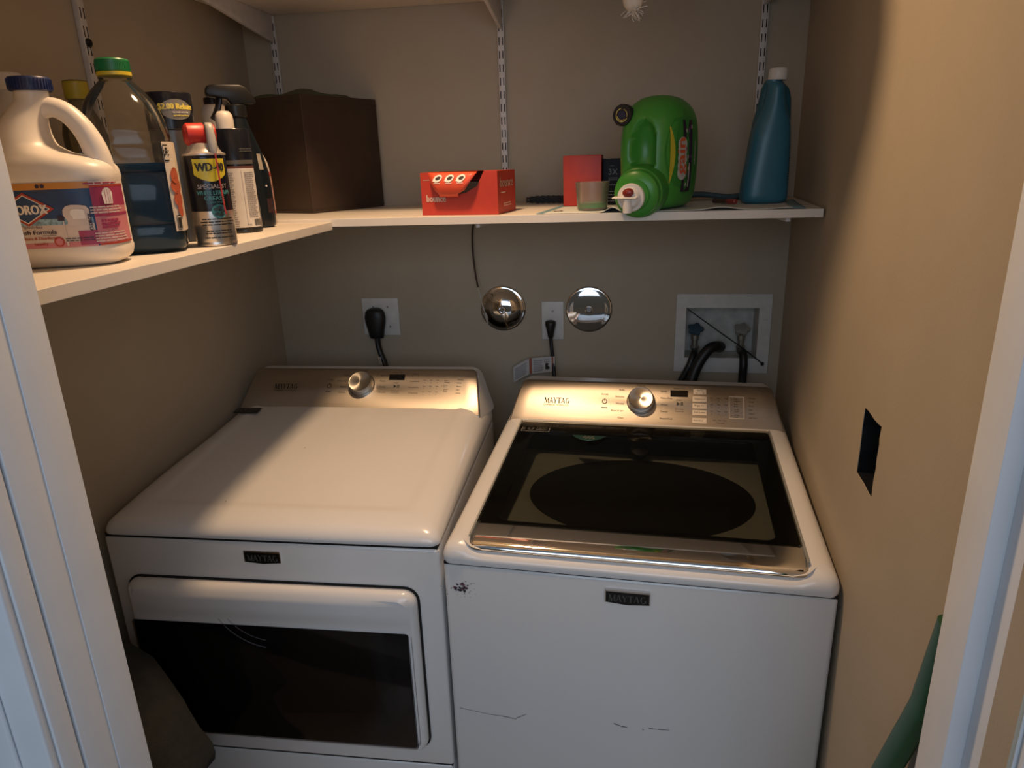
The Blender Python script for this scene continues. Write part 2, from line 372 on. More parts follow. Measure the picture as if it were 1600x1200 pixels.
def controls(root, fp, washer):
    k = MB(); c = fp(.346, .60, 0.); n = (fp(.3, .5, 1)-fp(.3, .5, 0)).normalized(); X = n.to_track_quat('Z', 'Y').to_matrix().to_4x4(); X.translation = c
    kb = MB(); kb.lathe([(.0355, -.002), (.0355, .003), (.033, .005)], 48, X=X).build('knob_ring', mat('knob_ring', (.36, .34, .31), .35, metal=1.), root)
    k.lathe([(.032, .003), (.0325, .006), (.0318, .019), (.0312, .0225), (.029, .0245), (.0285, .0243), (.006, .0237), (0.0001, .0236)], 56)
    ko = k.build('knob', KNOB, root, ang=25); ko.matrix_local = X
    d = MB(); d.box(.418, .461, -.001, .0016, .715, .84)
    for v in d.bm.verts: v.co = fp(v.co.x, v.co.z, v.co.y)
    d.build('display', BLACKG, root)
    t = MB(); o = .0024; F = lambda u0, t0, off=o: (lambda x, y: fp(u0+x, t0+y/.145, off))
    maytag(t, F(.1, .505), 0, 0, .066, .0155)
    write(t, 'COMMERCIAL TECHNOLOGY', .006, F(.132, .455), width=.066)
    for a, b in zip(ARC(18, 1, 110, 430), ARC(18, 1, 110, 430)[1:]):
        t.quad(*[fp(.255+x*r, .575+y*r/.133, o) for (x, y), r in ((a, .0065), (b, .0065), (b, .0048), (a, .0048))])
    t.quad(*[fp(.255+x, .575+y/.145, o) for x, y in ((-.0009, .002), (.0009, .002), (.0009, .009), (-.0009, .009))])
    write(t, 'POWER', .005, F(.255, .70)); bars(t, -.008, .008, 0, .003, 1, F(.255, .45), words=False, rag=0)
    L = ['Bulky', 'Delicates', 'Wrinkle', 'Rinse & Spin', 'Clean'] if washer else ['Heavy', 'Bulky Items', 'Regular', 'Delicate']
    for i, s in enumerate(L): write(t, s, .0062, F(.304, .80-(.135 if washer else .125)*i), align='R')
    write(t, 'Normal', .0062, F(.345, .90))
    for i, s in enumerate(['Quick', 'Heavy Duty', 'Whites', 'Towels', 'PowerWash'] if washer else ['Quick Dry', 'Sheets', 'Towels', 'Wrinkle']): write(t, s, .0062, F(.394, .80-(.13 if washer else .122)*i), align='L')
    write(t, 'Estimated Time', .0045, F(.44, .87)); write(t, 'START', .0048, F(.44, .64)); write(t, 'Hold to Start', .004, F(.44, .47)); write(t, 'Control Lock', .004, F(.44, .43))
    t.poly([fp(.434, .545, o), fp(.442, .58, o), fp(.434, .615, o)])
    for x in (.444, .4475): t.quad(fp(x, .548, o), fp(x+.0018, .548, o), fp(x+.0018, .612, o), fp(x, .612, o))
    write(t, 'Options', .005, F(.482, .84), align='L')
    for x in (.482, .498): write(t, 'o', .006, F(x, .79))
    for r, s in enumerate(['Temperature', 'Spin', 'Soil Level'] if washer else ['Temperature', 'Dryness', 'Time']):
        y = .675-.125*r; write(t, s, .0052, F(.476, y), align='L', width=.027)
        for q in range(3):
            write(t, ['Hot', 'Med', 'Cold'][q], .0042, F(.518+.017*q, y+.03)); write(t, 'o', .0045, F(.518+.017*q, y-.02)); write(t, '-', .005, F(.5265+.017*q, y))
    if washer:
        write(t, 'Extra Rinse', .0048, F(.476, .27), align='L', width=.022)
        for q in range(3): write(t, 'Auto', .004, F(.525+.012*q, .29)); 
        write(t, 'Water Level', .004, F(.538, .245))
    for i in range(4 if washer else 3):
        y = .69-(.10 if washer else .095)*i; write(t, 'o', .004, F(.566, y)); write(t, ['Fabric', 'Extra', 'Steam', 'Chime'][i], .0046, F(.571, y+.01), align='L'); write(t, ['Softener', 'Rinse', 'Clean', 'Level'][i], .0046, F(.571, y-.028), align='L')
    for i in range(6 if washer else 5):
        write(t, '- '+['Sensing', 'Wash', 'Rinse', 'Spin', 'Done', 'Lid Lock'][i], .0052, F(.603, .725-.073*i), align='L')
    t.build('control_lettering', INK, root, smooth=False)
    if washer:
        bm_ = mat('button_gold', (.78, .70, .58), .45, metal=.6)
        for x0, x1, y0, y1 in ((.472, .506, .63, .74), (.472, .506, .505, .60), (.472, .506, .38, .475), (.472, .506, .23, .33), (.474, .505, .775, .875)):
            MB().quad(fp(x0, y0, .0021), fp(x1, y0, .0021), fp(x1, y1, .0021), fp(x0, y1, .0021)).build('button', bm_, root, smooth=False)
        b = MB(); A = [fp(x, y, .0021) for x, y in ((.559, .345), (.595, .345), (.595, .76), (.559, .76))]; B = [fp(x, y, .0021) for x, y in ((.561, .36), (.593, .36), (.593, .745), (.561, .745))]
        for i in range(4): b.quad(A[i], A[(i+1) % 4], B[(i+1) % 4], B[i])
        bmesh.ops.remove_doubles(b.bm, verts=b.bm.verts[:], dist=1e-5); b.build('indicator_outline', bm_, root, smooth=False)
KNOB = KNOBM
# spun-metal knob face: radial anisotropic sheen
nt = KNOBM.node_tree; b_ = nt.nodes['Principled BSDF']; b_.inputs['Anisotropic'].default_value = .8
tg = nt.nodes.new('ShaderNodeTangent'); tg.direction_type = 'RADIAL'; tg.axis = 'Z'; nt.links.new(tg.outputs[0], b_.inputs['Tangent'])
STEEL.node_tree.nodes['Principled BSDF'].inputs['Anisotropic'].default_value = .55

W = empty('washing_machine', 'white top-load washer with dark glass lid and chrome lip', 'washing machine', (-.1041, -.8934, 0), -.0646)
WW, WD = .699, .685
MB().box(.002, WW-.002, .003, WD, 0.0, .8785, .009).build('cabinet', WHITE, W)
mb = MB()
def frame_ring(ins, z, r, slope=1., dip=1.):
    out = []
    for u, v in rrect(ins, WW-ins, ins, WD-ins, r, 8):
        d = .013*(1-sm(v, .02, .10))*sm(u, .03, .075)*(1-sm(u, WW-.075, WW-.03))*dip
        out.append((u, v, z+slope*.04*v/.54-d))
    return out
def dens(r):                                             # extra points along the straight sides
    out = []
    for a, b in zip(r, r[1:]+r[:1]):
        n = max(1, int(math.hypot(a[0]-b[0], a[1]-b[1])/.02)); n = 1 if n < 3 else n
        out += [(a[0]+(b[0]-a[0])*i/n, a[1]+(b[1]-a[1])*i/n) for i in range(n)]
    return out
base = dens(rrect(0, WW, 0, WD, .02, 8))
def fr(ins, z, s=1., dip=1.):
    out = []
    for u, v in base:
        uu = ins+(WW-2*ins)*u/WW; vv = ins+(WD-2*ins)*v/WD
        d = .012*(1-sm(vv, .015, .09))*sm(uu, .035, .075)*(1-sm(uu, WW-.075, WW-.035))*dip
        out.append(V((uu, vv, z+s*.038*vv/.54-d)))
    return out
LU0, LU1, LV0, LV1 = .048, .651, .016, .552
def inner(z, e=0., s=1., dip=1.):
    out = []
    for u, v in base:
        uu = LU0+e+(LU1-LU0-2*e)*u/WW; vv = LV0+e+(LV1-LV0-2*e)*v/WD
        d = .012*(1-sm(vv, .015, .09))*sm(uu, .035, .075)*(1-sm(uu, WW-.075, WW-.035))*dip
        out.append(V((uu, vv, z+s*.038*vv/.54-d)))
    return out
mb.loft([fr(.001, .8800, 0, 0), fr(0, .8835, 0, 0), fr(0, .893, .3, .2), fr(.0025, .9035, .7, .6), fr(.008, .9115, 1, 1), fr(.0165, .917, 1, 1), fr(.027, .9195, 1, 1), inner(.9205, -.006, 1, 1), inner(.9195, -.0015), inner(.9165, .001), inner(.90, .002)], 0, False, False)
mb.build('top_frame', WHITE, W, ang=60)
MB().box(.004, WW-.004, .004, WD-.004, .8765, .8825).build('frame_seam', DARK, W)
# tub deck with oval opening, drum
def ellipse_pts(cu, cv, a, b, z, n=64): return [V((cu+a*math.cos(2*PI*i/n), cv+b*math.sin(2*PI*i/n), z)) for i in range(n)]
CU, CV = .355, .325
def sq(n=64, z=.889):
    out = []
    for i in range(n):
        c, s_ = math.cos(2*PI*i/n), math.sin(2*PI*i/n); m_ = max(abs(c)/.299, abs(s_)/.232)
        out.append(V((.35+c/m_, .30+s_/m_, z)))
    return out
DECK = mat('tub_deck', (.30, .31, .29), .5)
MB().loft([sq(), [p.lerp(q, .5) for p, q in zip(sq(), ellipse_pts(CU, CV, .25, .195, .886))], ellipse_pts(CU, CV, .245, .19, .884), ellipse_pts(CU, CV, .238, .183, .876), ellipse_pts(CU, CV, .236, .181, .86)], 0, False, False).build('tub_deck', DECK, W, ang=50)
MB().loft([ellipse_pts(CU, CV, .250, .20, .872), ellipse_pts(CU, CV, .255, .215, .80), ellipse_pts(CU, CV, .25, .21, .55), ellipse_pts(CU, CV, .0, .0, .53)], 0, False, False).build('drum', mat('drum', (.10, .10, .10), .4, metal=.3), W, ang=50)
# lid
def lz(v): return .9235+.038*v/.54
LID = clear('lid_glass', (.42, .43, .40), .05, 1.22)
mb = MB(); mb.poly([V((a, b, lz(b))) for a, b in rrect(LU0+.004, LU1-.004, .076, LV1-.004, .006)])
lidg = mb.build('lid_glass', LID, W)
t = bmesh.new(); es = []
for loop in (rrect(LU0+.005, LU1-.005, .077, LV1-.005, .006), rrect(.087, .607, .096, .497, .02)):
    vs = [t.verts.new(V((a, b, lz(b)-.0045))) for a, b in loop]; es += [t.edges.new((vs[i], vs[(i+1) % len(vs)])) for i in range(len(vs))]
bmesh.ops.triangle_fill(t, use_beauty=True, edges=es)
r_ = bmesh.ops.extrude_face_region(t, geom=t.faces[:])
for e in r_['geom']:
    if isinstance(e, bmesh.types.BMVert): e.co.z -= .006
bmesh.ops.recalc_face_normals(t, faces=t.faces[:])
MB().merge(t).build('lid_border', mat('frit_black', (.010, .010, .010), .5, spec=.15), W, smooth=False)
pr = [(.084, .9285), (.070, .9275), (.050, .9245), (.034, .9215), (.022, .9185), (.015, .9145), (.0115, .9085), (.0125, .9045), (.017, .903), (.03, .9065), (.084, .916)]
mb = MB(); rings = []
for u, sc in [(LU0-.0005, .55), (LU0+.0005, .8), (LU0+.004, .97), (LU0+.012, 1)]+[(LU0+.012+(LU1-LU0-.024)*i/16, 1) for i in range(1, 16)]+[(LU1-.012, 1), (LU1-.004, .97), (LU1-.0005, .8), (LU1+.0005, .55)]:
    rings.append([V((u, .055+(v-.055)*(sc if v < .055 else 1), .9165+(z-.9165)*sc)) for v, z in pr])
mb.loft(rings); mb.build('lid_lip', CHROME, W, ang=45)
for u0, u1 in ((LU0, LU0+.0035), (LU1-.0035, LU1)):
    MB().prism([(.03, 0), (LV1-.004, 0), (LV1-.004, .003), (.03, .003)], lambda a, b, d: V((d, a, lz(a)-.002+b)), u0, u1).build('lid_side_trim', GREYP, W)
# sticker and spout seen through the glass
mb = MB(); f = lambda a, b: V((.228+a, .470+b, lz(.47)-.0012))
mb.poly([f(-.042, .012), f(-.032, -.004), f(-.018, -.016), f(0, -.021), f(.018, -.016), f(.032, -.004), f(.042, .012)], 0)
for p in range(9):
    a = -.012+.003*p; mb.quad(*[V((.228+a+dx, .468+dy+.006*math.sin(p*2.1), lz(.47)-.0009)) for dx, dy in ((-.002, -.003), (.002, -.004), (.003, .004), (-.001, .005))], 1)
mb.build('lid_sticker', [mat('sticker_teal', (.10, .30, .36), .4), mat('sticker_white', (.75, .8, .8), .4)], W, smooth=False)
mb = MB(); mb.lathe([(.022, 0), (.024, .006), (.02, .012), (.006, .014)], 24, X=Matrix.Translation((.349, .515, .905)) @ Matrix.Rotation(.5, 4, 'X')); mb.build('water_inlet', BLACK, W)
mb = MB(); f = lambda x, y: V((.094+x+.035*(-y)*0, .502+y, lz(.5)+.0004))
for a, b, c, d in ((-.035, .035, -.019, -.0175), (-.035, .035, .0175, .019), (-.035, -.0338, -.019, .019), (.0338, .035, -.019, .019)): mb.quad(f(a, c), f(b, c), f(b, d), f(a, d))
write(mb, '10', .03, f, width=.026) if False else write(mb, '10', .034, lambda x, y: f(x-.018, y-.011), width=.026, bold=.0007)
write(mb, 'YEAR', .018, lambda x, y: f(x+.014, y+.001), width=.028); write(mb, 'WARRANTY', .008, lambda x, y: f(x+.014, y-.010), width=.028)
mb.build('lid_lettering', mat('silver_ink', (.42, .41, .38), .4, metal=.3), W, smooth=False)
fpw = console(W, (.547, .941), (.641, 1.0465), (.008, .691), (.036, .662), WD-.002, .006)
controls(W, fpw, True)
def badge(root, u, z, w_, h_):
    mb = MB(); P = [(u, z+h_), (u, z), (u+w_*.5, z-h_*.14), (u+w_, z), (u+w_, z+h_)]
    mb.prism(P, XZ, -.0005, -.0025, 0); mb.box(u-.001, u+w_+.001, -.0032, 0, z+h_, z+h_+.0035, mi=1)
    mb.box(u+w_, u+w_+.0016, -.003, 0, z, z+h_, mi=1); mb.box(u-.0016, u, -.003, 0, z, z+h_, mi=1)
    maytag(mb, lambda x, y: V((x, -.0029, y)), u+w_*.06, z+h_*.13, w_*.88, h_*.62, 2)
    return mb.build('badge', [BLACKG, CHROME, mat('badge_grey', (.10, .10, .095), .35, metal=.3)], root, smooth=False)
badge(W, .308, .832, .077, .023)
mb = MB()
rnd = random.Random(3)
for i in range(95):
    a = rnd.uniform(0, 2*PI); r = abs(rnd.gauss(0, .0155)); s_ = rnd.uniform(.0010, .0042)*(1 if r < .016 else .5); cx, cz = .037+r*math.cos(a), .826+r*.85*math.sin(a)
    n = rnd.randint(4, 6); ph = rnd.uniform(0, 6)
    mb.poly([V((cx+s_*rnd.uniform(.5, 1.4)*math.cos(ph+2*PI*k/n), .0026-.0003*(i % 3), cz+s_*rnd.uniform(.3, .9)*math.sin(ph+2*PI*k/n))) for k in range(n)], [0, 0, 1, 2][i % 4] if r < .016 else 2)
mb.build('worn_sticker', [mat('ink_navy', (.015, .015, .03), .6), mat('ink_maroon', (.22, .07, .09), .6), mat('ink_grey', (.30, .30, .32), .6)], W, smooth=False)
mb = MB()
def scratch(p, w0=.0009):
    for (a, b), (c, d) in zip(p, p[1:]): mb.quad(V((a, .0024, b-w0)), V((c, .0024, d-w0*.5)), V((c, .0024, d+w0*.5)), V((a, .0024, b+w0)))
SCR = mat('scratch', (.07, .07, .075), .7)
for P_ in ([((.017, .544), (.05, .541), (.08, .538), (.112, .538)), .0005], [((.105, .538), (.132, .535), (.136, .539), (.154, .5505)), .0008], [((.326, .5565), (.34, .552), (.352, .551)), .0011], [((.380, .551), (.383, .551)), .001], [((.392, .5555), (.41, .556), (.43, .5575)), .0007]):
    mb = MB(); scratch(*P_); mb.build('scratch_mark', SCR, W, smooth=False)

# ================================================================== DRYER
D = empty('dryer', 'white front-load dryer with dark window door, left of the washer', 'dryer', (-.7942, -.9012, 0), .0177)
DW, DD = .686, .680
MB().box(0, DW, 0, DD, .388, .9055, .007).build('cabinet', WHITE, D)
MB().box(.002, DW-.002, .003, DD-.002, 0.0, .384, .007).build('lower_panel', WHITE, D)
MB().box(.004, DW-.004, .006, DD-.004, .378, .394).build('panel_seam', DARK, D)
MB().box(.003, DW-.003, .003, DD-.003, .9035, .9115).build('top_seam', DARK, D)
base = dens(rrect(0, DW, 0, DD, .02, 8))
def dr(ins, z, s=1., front=0.):
    out = []
    for u, v in base:
        uu = ins+(DW-2*ins)*u/DW; vv = ins+(DD-2*ins)*v/DD
        e = .045*math.pow(max(0., min(1., vv/.545)), .8)
        sd = min(uu, DW-uu)
        out.append(V((uu, vv, z+s*e-(.012*s*(1-sm(sd, 0, .05))*sm(vv, .1, .5)))))
    return out
mb = MB()
mb.loft([dr(.001, .9095, 0), dr(-.001, .9115, 0), dr(-.001, .917, .25), dr(.001, .9225, .6), dr(.005, .928, .85), dr(.012, .9325, .95), dr(.022, .936, 1), dr(.035, .9385, 1), dr(.055, .940, 1), dr(.066, .9405, 1), dr(.074, .9388, 1), dr(.086, .9385, 1), dr(.14, .940, 1), dr(.20, .941, 1), dr(.3, .942, 1)], 0, False, True)
mb.build('top_panel', WHITE, D, ang=60)
fpd = console(D, (.541, .972), (.640, 1.0695), (.012, .676), (.036, .656), DD-.002, .014)
controls(D, fpd, False)
# door
MB().prism(rrect(.034, .642, .434, .822, .03), XZ, -.0035, .002).build('door_gap', DARK, D)
mb = MB(); rings = []
secs = [(.0385, 0), (.0375, -.006), (.038, -.014), (.041, -.0195), (.046, -.0215), (.052, -.022)]
o_ = []
for ins, y in [(0, -.001), (0, -.010), (.0015, -.016), (.005, -.0205), (.010, -.022), (.014, -.022)]:
    ring = []
    for u_, z_ in dens(rrect(.038, .638, .438, .818, .026, 8)):
        u = .338+(u_-.338)*(.3-ins)/.3; z = .628+(z_-.628)*(.19-ins)/.19
        roll = .008*sm(z, .735, .775)*(1-sm(z, .792, .818))*sm(min(u-.038, .638-u), .004, .03)
        ring.append(V((u, y-(roll if y < -.015 else 0), z)))
    rings.append(ring)
# front skin: rows from bottom to top so that the handle roll shows
mb.loft(rings, 0, False, False)
last = dens(rrect(.052, .624, .452, .804, .018, 8))
zs_ = [.452, .50, .6, .70, .728, .735, .742, .75, .758, .766, .775, .785, .79, .795, .80, .804]
g = [[mb.bm.verts.new(V((.050+(.626-.050)*i/8, -.022-.008*sm(z, .735, .775)*(1-sm(z, .792, .818))*(.35 if i in (0, 8) else 1), z))) for i in range(9)] for z in [.449]+zs_+[.8065]]
for a, b in zip(g, g[1:]):
    for i in range(8): mb.bm.faces.new((a[i], a[i+1], b[i+1], b[i]))
door = mb.build('door', WHITE, D, ang=60)
DG = clear('door_glass', (.72, .72, .74), .05, 1.3)
MB().prism(rrect(.0405, .6205, .4495, .7305, .007), XZ, -.0245, -.0232, b=.0004).build('door_window', DG, door)
MB().prism(rrect(.043, .618, .452, .728, .007), XZ, -.0226, -.0222).build('door_liner', BLACK, door)
mb = MB()
for rr in (.125, .108):
    A = ARC(14, rr, 205, 262)
    for (a, b), (c, d) in zip(A, A[1:]): mb.quad(*[V((.34+x*k, -.0229, .805+y*k)) for x, y, k in ((a, b, 1), (c, d, 1), (c, d, 1.022), (a, b, 1.022))])
mb.build('door_arcs', mat('arc_grey', (.65, .65, .68), .3, metal=.4), door, smooth=False)  # two thin light grey arcs set just behind the door window
badge(D, .297, .8625, .072, .022)
mb = MB(); f = lambda x, y: V((.056+x, .513+y, .9862+y*.08))
mb.quad(f(-.034, -.017), f(.034, -.017), f(.034, .017), f(-.034, .017), 0)
f2 = lambda x, y: f(x, y)+V((0, 0, .0005))
write(mb, '10', .03, lambda x, y: f2(x-.017, y-.010), 1, width=.024, bold=.0006); write(mb, 'YEAR', .014, lambda x, y: f2(x+.013, y+.001), 1, width=.026); write(mb, 'WARRANTY', .007, lambda x, y: f2(x+.013, y-.009), 1, width=.026)
mb.build('warranty_plate', [mat('plate_dark', (.02, .018, .015), .4), mat('plate_ink', (.16, .15, .13), .4)], D, smooth=False)
mb = MB()
for u, v, s_ in ((.228, .075, .0013), (.30, .31, .0011)): mb.lathe([(s_, 0), (s_*.6, .0006)], 8, X=Matrix.Translation((u, v, .9465+.045*(v/.545)**.8-.0035)))
mb.lathe([(.0017, 0), (.001, .0006)], 8, X=Matrix.Translation((.552, 0, .423)) @ Matrix.Rotation(PI/2, 4, 'X'))
mb.build('chip_marks', mat('chip', (.05, .04, .035), .7), D)

# ================================================================== SHELVES
ZB, ZLS, TH = 1.4806, 1.4741, .0176
DSH, DLS = .454, .387
def back_board(z, name, label, dp=DSH):
    mb = MB(); mb.prism([(XL+.003, -.002), (XR-.004, -.002), (XR-SR*dp-.005, -dp), (XL+.003, -dp)], XY, z-TH, z, b=.0008)
    return tag(mb.build(name, SHELFM, smooth=False), label, 'shelf')
back_board(ZB, 'wall_shelf', 'white shelf board along the back wall above the machines')
tag(MB().box(XL+.002, XL+DLS, -1.345, -DSH-.001, ZLS-TH, ZLS, .0008).build('wall_shelf', SHELFM, smooth=False), 'white shelf board on the left wall holding the cleaning bottles', 'shelf')
back_board(1.99+TH, 'wall_shelf', 'upper white shelf board along the back wall, seen from below at top edge', .535)
tag(MB().box(XL+.002, XL+DLS, -1.345, -.537, 1.99, 1.99+TH, .0008).build('wall_shelf', SHELFM, smooth=False), 'upper white shelf board on the left wall, above the bleach', 'shelf')
def rail(x, y, z0, z1, rz, ph, label):
    r = empty('shelf_rail', label, 'shelf rail', (x, y, z0), rz, 'slotted shelf rails')
    h = z1-z0
    MB().box(-.0085, .0085, -.0125, -.0005, 0, h, .001).build('upright', RAILM, r)
    mb = MB(); z = ph
    while z < h-.02:
        for s in (-.0045, .0045): mb.box(s-.0013, s+.0013, -.0128, -.012, z, z+.019)
        z += .0326
    mb.build('slots', DARK, r, smooth=False)
    return r
rail(-.724, 0, ZB+.001, 1.988, 0, .012, 'white slotted rail on the back wall in the left corner, above the brown bin')
rail(-.094, 0, ZB+.001, 1.988, 0, .010, 'white slotted rail in the middle of the back wall, behind the torn red box')
rail(.569, 0, ZB+.001, 1.988, 0, .016, 'white slotted rail on the back wall behind the tall blue bottle')
lr = rail(XL, -.648, ZLS+.001, 1.988, PI/2, .013, 'white slotted rail on the left wall behind the juice bottle')
mb = MB(); X = Matrix.Translation((.001, -.0125, .362)) @ Matrix.Rotation(PI/2, 4, 'X')
mb.lathe([(.0085, 0), (.0085, .002), (.006, .0045), (.003, .005)], 20, X=X); mb.build('screw', mat('screw_black', (.02, .018, .017), .25, metal=.6), lr)
def bracket(x, zt, drop, label, y0=-.0135, L=.40, tip=.018):
    mb = MB(); P = [(y0, zt-.0005), (y0, zt-drop), (y0-.01, zt-drop), (y0-L, zt-tip), (y0-L, zt-.0005)]
    mb.prism(P, YZ, x-.0045, x+.0045, b=.001)
    return tag(mb.build('shelf_bracket', RAILM), label, 'bracket', 'shelf brackets')
bracket(-.724, 1.99, .068, 'white bracket under the upper shelf in the left corner')
bracket(-.094, 1.99, .068, 'white bracket under the upper shelf at the middle rail')
bracket(.569, 1.99, .05, 'white bracket under the upper shelf at the right rail')
for x, l in ((-.094, 'white bracket tip under the lower back shelf above the hanging wire'), (.569, 'white bracket tip under the lower back shelf above the valve box')):
    bracket(x, ZB-TH, .020, l, L=.425, tip=.009)
# out-of-frame bundle added to cast the right-wall shadow, only its frayed white end shows
mb = MB(); rnd = random.Random(5); rings = []
FR = [(-.035, -.67), (-.02, -.705), (.02, -.732), (.065, -.746), (.11, -.772), (.155, -.79), (.19, -.793), (.23, -.778), (.28, -.757), (.38, -.735), (.5, -.722), (.575, -.70), (.585, -.66)]
for i, (x, yf) in enumerate(FR):
    e = .4 if i in (0, len(FR)-1) else 1; yb = -.34 if e == 1 else -.46; c = (yf+yb)/2; hy = (c-yf)
    rings.append([V((x, c-hy*math.copysign(abs(math.cos(a))**.7, math.cos(a)), 2.085+.075*e*math.sin(a)*(1+.06*math.sin(4*a+2*i)))) for a in [2*PI*k/24 for k in range(24)]])
BL = tag(mb.loft(rings).build('shadow_blanket', mat('blanket', (.62, .55, .46), .9, bump=.4, bscale=120), ang=80), 'pale blanket roll added out of frame to shade the right wall, frayed end hanging', 'blanket')
mb = MB(); rnd = random.Random(11)
mb.loft([[V((.237+(.022*(1-abs(q-.4))*f_+.004)*math.cos(a), -.56+.012*f_*math.sin(a), 2.03-.185*q)) for a in [2*PI*k/10 for k in range(10)]] for q, f_ in ((0, 1.6), (.3, 1.5), (.6, 1.4), (.8, 1.4), (.93, 1.25), (.985, .6))])
for i in range(46):
    x = .238+rnd.gauss(0, .007); z = 1.858+rnd.uniform(-.006, .008); p = [V((x, -.56+rnd.uniform(-.01, .01), z))]
    for k in range(5): p.append(p[-1]+V((rnd.gauss((.239-x)*.42, .0016), rnd.gauss(0, .0016), -rnd.uniform(.001, .0062))))
    mb.tube(p, .0007, 4, sm=2)
mb.build('frayed_fringe', mat('fringe', (.60, .53, .44), .9), BL, ang=80)

# ================================================================== BACK WALL FITTINGS
def plate(x0, x1, z0, z1, label, screws):
    r = empty('outlet_plate', label, 'outlet', ((x0+x1)/2, 0, (z0+z1)/2)); hx, hz = (x1-x0)/2, (z1-z0)/2
    MB().box(-hx, hx, -.006, -.0003, -hz, hz, .002).build('plate', PLATE, r)
    mb = MB()
    for x, z in screws: mb.lathe([(.0035, 0), (.003, .0012)], 12, X=Matrix.Translation((x, -.006, z)) @ Matrix.Rotation(PI/2, 4, 'X'))
    mb.build('screw', mat('screw_grey', (.35, .34, .32), .4, metal=.5), r); return r
plate(-.548, -.434, 1.097, 1.212, 'square white outlet plate holding the thick black dryer plug', [(-.022, .030), (.023, .030), (.027, -.03)])
plate(-.001, .064, 1.0865, 1.1995, 'narrow white outlet plate between the two chrome discs', [(0, .028)])
RUB = mat('rubber_black', (.010, .010, .010), .45, var=.2)
pr_ = empty('power_cord', 'thick black dryer cord with round plug in the square outlet', 'cord', (-.503, -.006, 1.15))
mb = MB(); rings = []
for z, hx, y0, y1 in ((.034, .012, -.003, -.022), (.031, .022, -.001, -.03), (.024, .029, 0, -.034), (.008, .0325, 0, -.036), (-.010, .031, 0, -.036), (-.03, .026, 0, -.036), (-.05, .0225, 0, -.034), (-.056, .021, -.002, -.032)):
    c = (y0+y1)/2; hy = (y0-y1)/2
    rings.append([V((hx*math.cos(a), c+hy*math.sin(a), z)) for a in [2*PI*k/24 for k in range(24)]])
mb.loft(rings).build('plug', RUB, pr_, ang=50)
mb = MB(); mb.tube([(.001, -.018, -.05), (.003, -.02, -.08), (.010, -.024, -.105), (.022, -.03, -.135), (.034, -.05, -.16), (.045, -.07, -.22), (.06, -.09, -.32)], .0088, 12, flat=.8); mb.build('cable', RUB, pr_)
mb = MB()
for p in ([(.004, -.034, -.112), (.007, -.036, -.124), (.010, -.038, -.134)], [(.009, -.0335, -.1125), (.012, -.0355, -.1245), (.015, -.0375, -.1345)]): mb.tube(p, .0016, 6, sm=2)
mb.build('cable_print', mat('cable_grey', (.55, .5, .45), .5), pr_)
wc = empty('power_cord', 'slim black washer cord with plug and warning tag', 'cord', (.0265, -.006, 1.13))
mb = MB(); rings = []
for z, hx, hy in ((.017, .010, .011), (.014, .0155, .014), (.004, .0155, .015), (-.012, .0115, .014), (-.03, .0085, .010), (-.034, .0072, .008)):
    rings.append([V((hx*math.cos(a), -.016+hy*math.sin(a), z)) for a in [2*PI*k/20 for k in range(20)]])
mb.loft(rings).build('plug', RUB, wc, ang=50)
mb = MB(); mb.tube([(0, -.016, -.03), (.002, -.017, -.06), (.006, -.02, -.1), (.010, -.028, -.145), (.012, -.045, -.18), (.02, -.07, -.26)], .0055, 10); mb.build('cable', RUB, wc)
mb = MB(); tp = lambda s, z: V((-.112*(1-s)+.012*s, -.032-.006*math.sin(s*5), -.118+(.006*s-.035*(max(0, .42-s))**1.2*2.2)+z))
def tagq(s0, s1, z0, z1, mi, o=0):
    n = 8
    for i in range(n):
        a, b = s0+(s1-s0)*i/n, s0+(s1-s0)*(i+1)/n; q = V((0, -o, 0)); mb.quad(tp(a, z0)+q, tp(b, z0)+q, tp(b, z1)+q, tp(a, z1)+q, mi)
tagq(0, 1, -.024, .024, 0); tagq(.40, .46, -.024, .024, 1, .0006); tagq(.925, .965, -.024, .024, 1, .0006)
for s0, s1 in ((.05, .34), (.50, .72), (.74, .9)):
    for k in range(7):
        if s0 == .74 and k < 5: continue
        tagq(s0, s1-random.random()*.04, -.018+.0052*k, -.0155+.0052*k, 2, .0006)
mb.poly([tp(.80, 0)+V((0, -.0007, z)) + V((x, 0, 0)) for x, z in ((-.006, -.014), (.008, -.014), (.010, -.008), (.004, -.002), (.008, .004), (-.002, .006), (-.004, 0), (-.008, -.004))], 3)
mb.build('warning_tag', [mat('tag_paper', (.50, .49, .48), .6), mat('tag_red', (.30, .09, .05), .6), mat('tag_ink', (.22, .22, .23), .6), INK], wc, smooth=False)
def disc(x, z, label, dome):
    r = empty('chrome_escutcheon', label, 'chrome disc', (x, 0, z)); R = Matrix.Rotation(PI/2, 4, 'X')
    prof = [(.067, .0004), (.0672, .0025), (.0655, .0045), (.062, .0052)]
    if dome: prof += [(.058, .006), (.052, .0105), (.044, .0165), (.034, .022), (.022, .0255), (.012, .0265), (.0105, .025), (.0105, .018), (.0001, .018)]
    else: prof += [(.058, .0054), (.05, .0068), (.035, .0085), (.02, .0095), (.012, .0098), (.0001, .0098)]
    MB().lathe(prof, 64, X=R).build('cover', CHROME, r, ang=40)
    k = MB(); k.lathe([(.0105, .0265 if dome else .0098), (.0108, .029 if dome else .0112), (.0085, .030 if dome else .012), (.007, .0285 if dome else .0108), (.0066, .02 if dome else .0105), (.0001, .02 if dome else .0105)], 28, X=R)
    k.build('screw', CHROME if dome else mat('screw_steel', (.5, .5, .5), .25, metal=1.), r)
    return r
disc(-.115, 1.179, 'domed chrome disc cover under the hanging wire', True)
disc(.137, 1.176, 'flat chrome disc cover right of the narrow outlet', False)
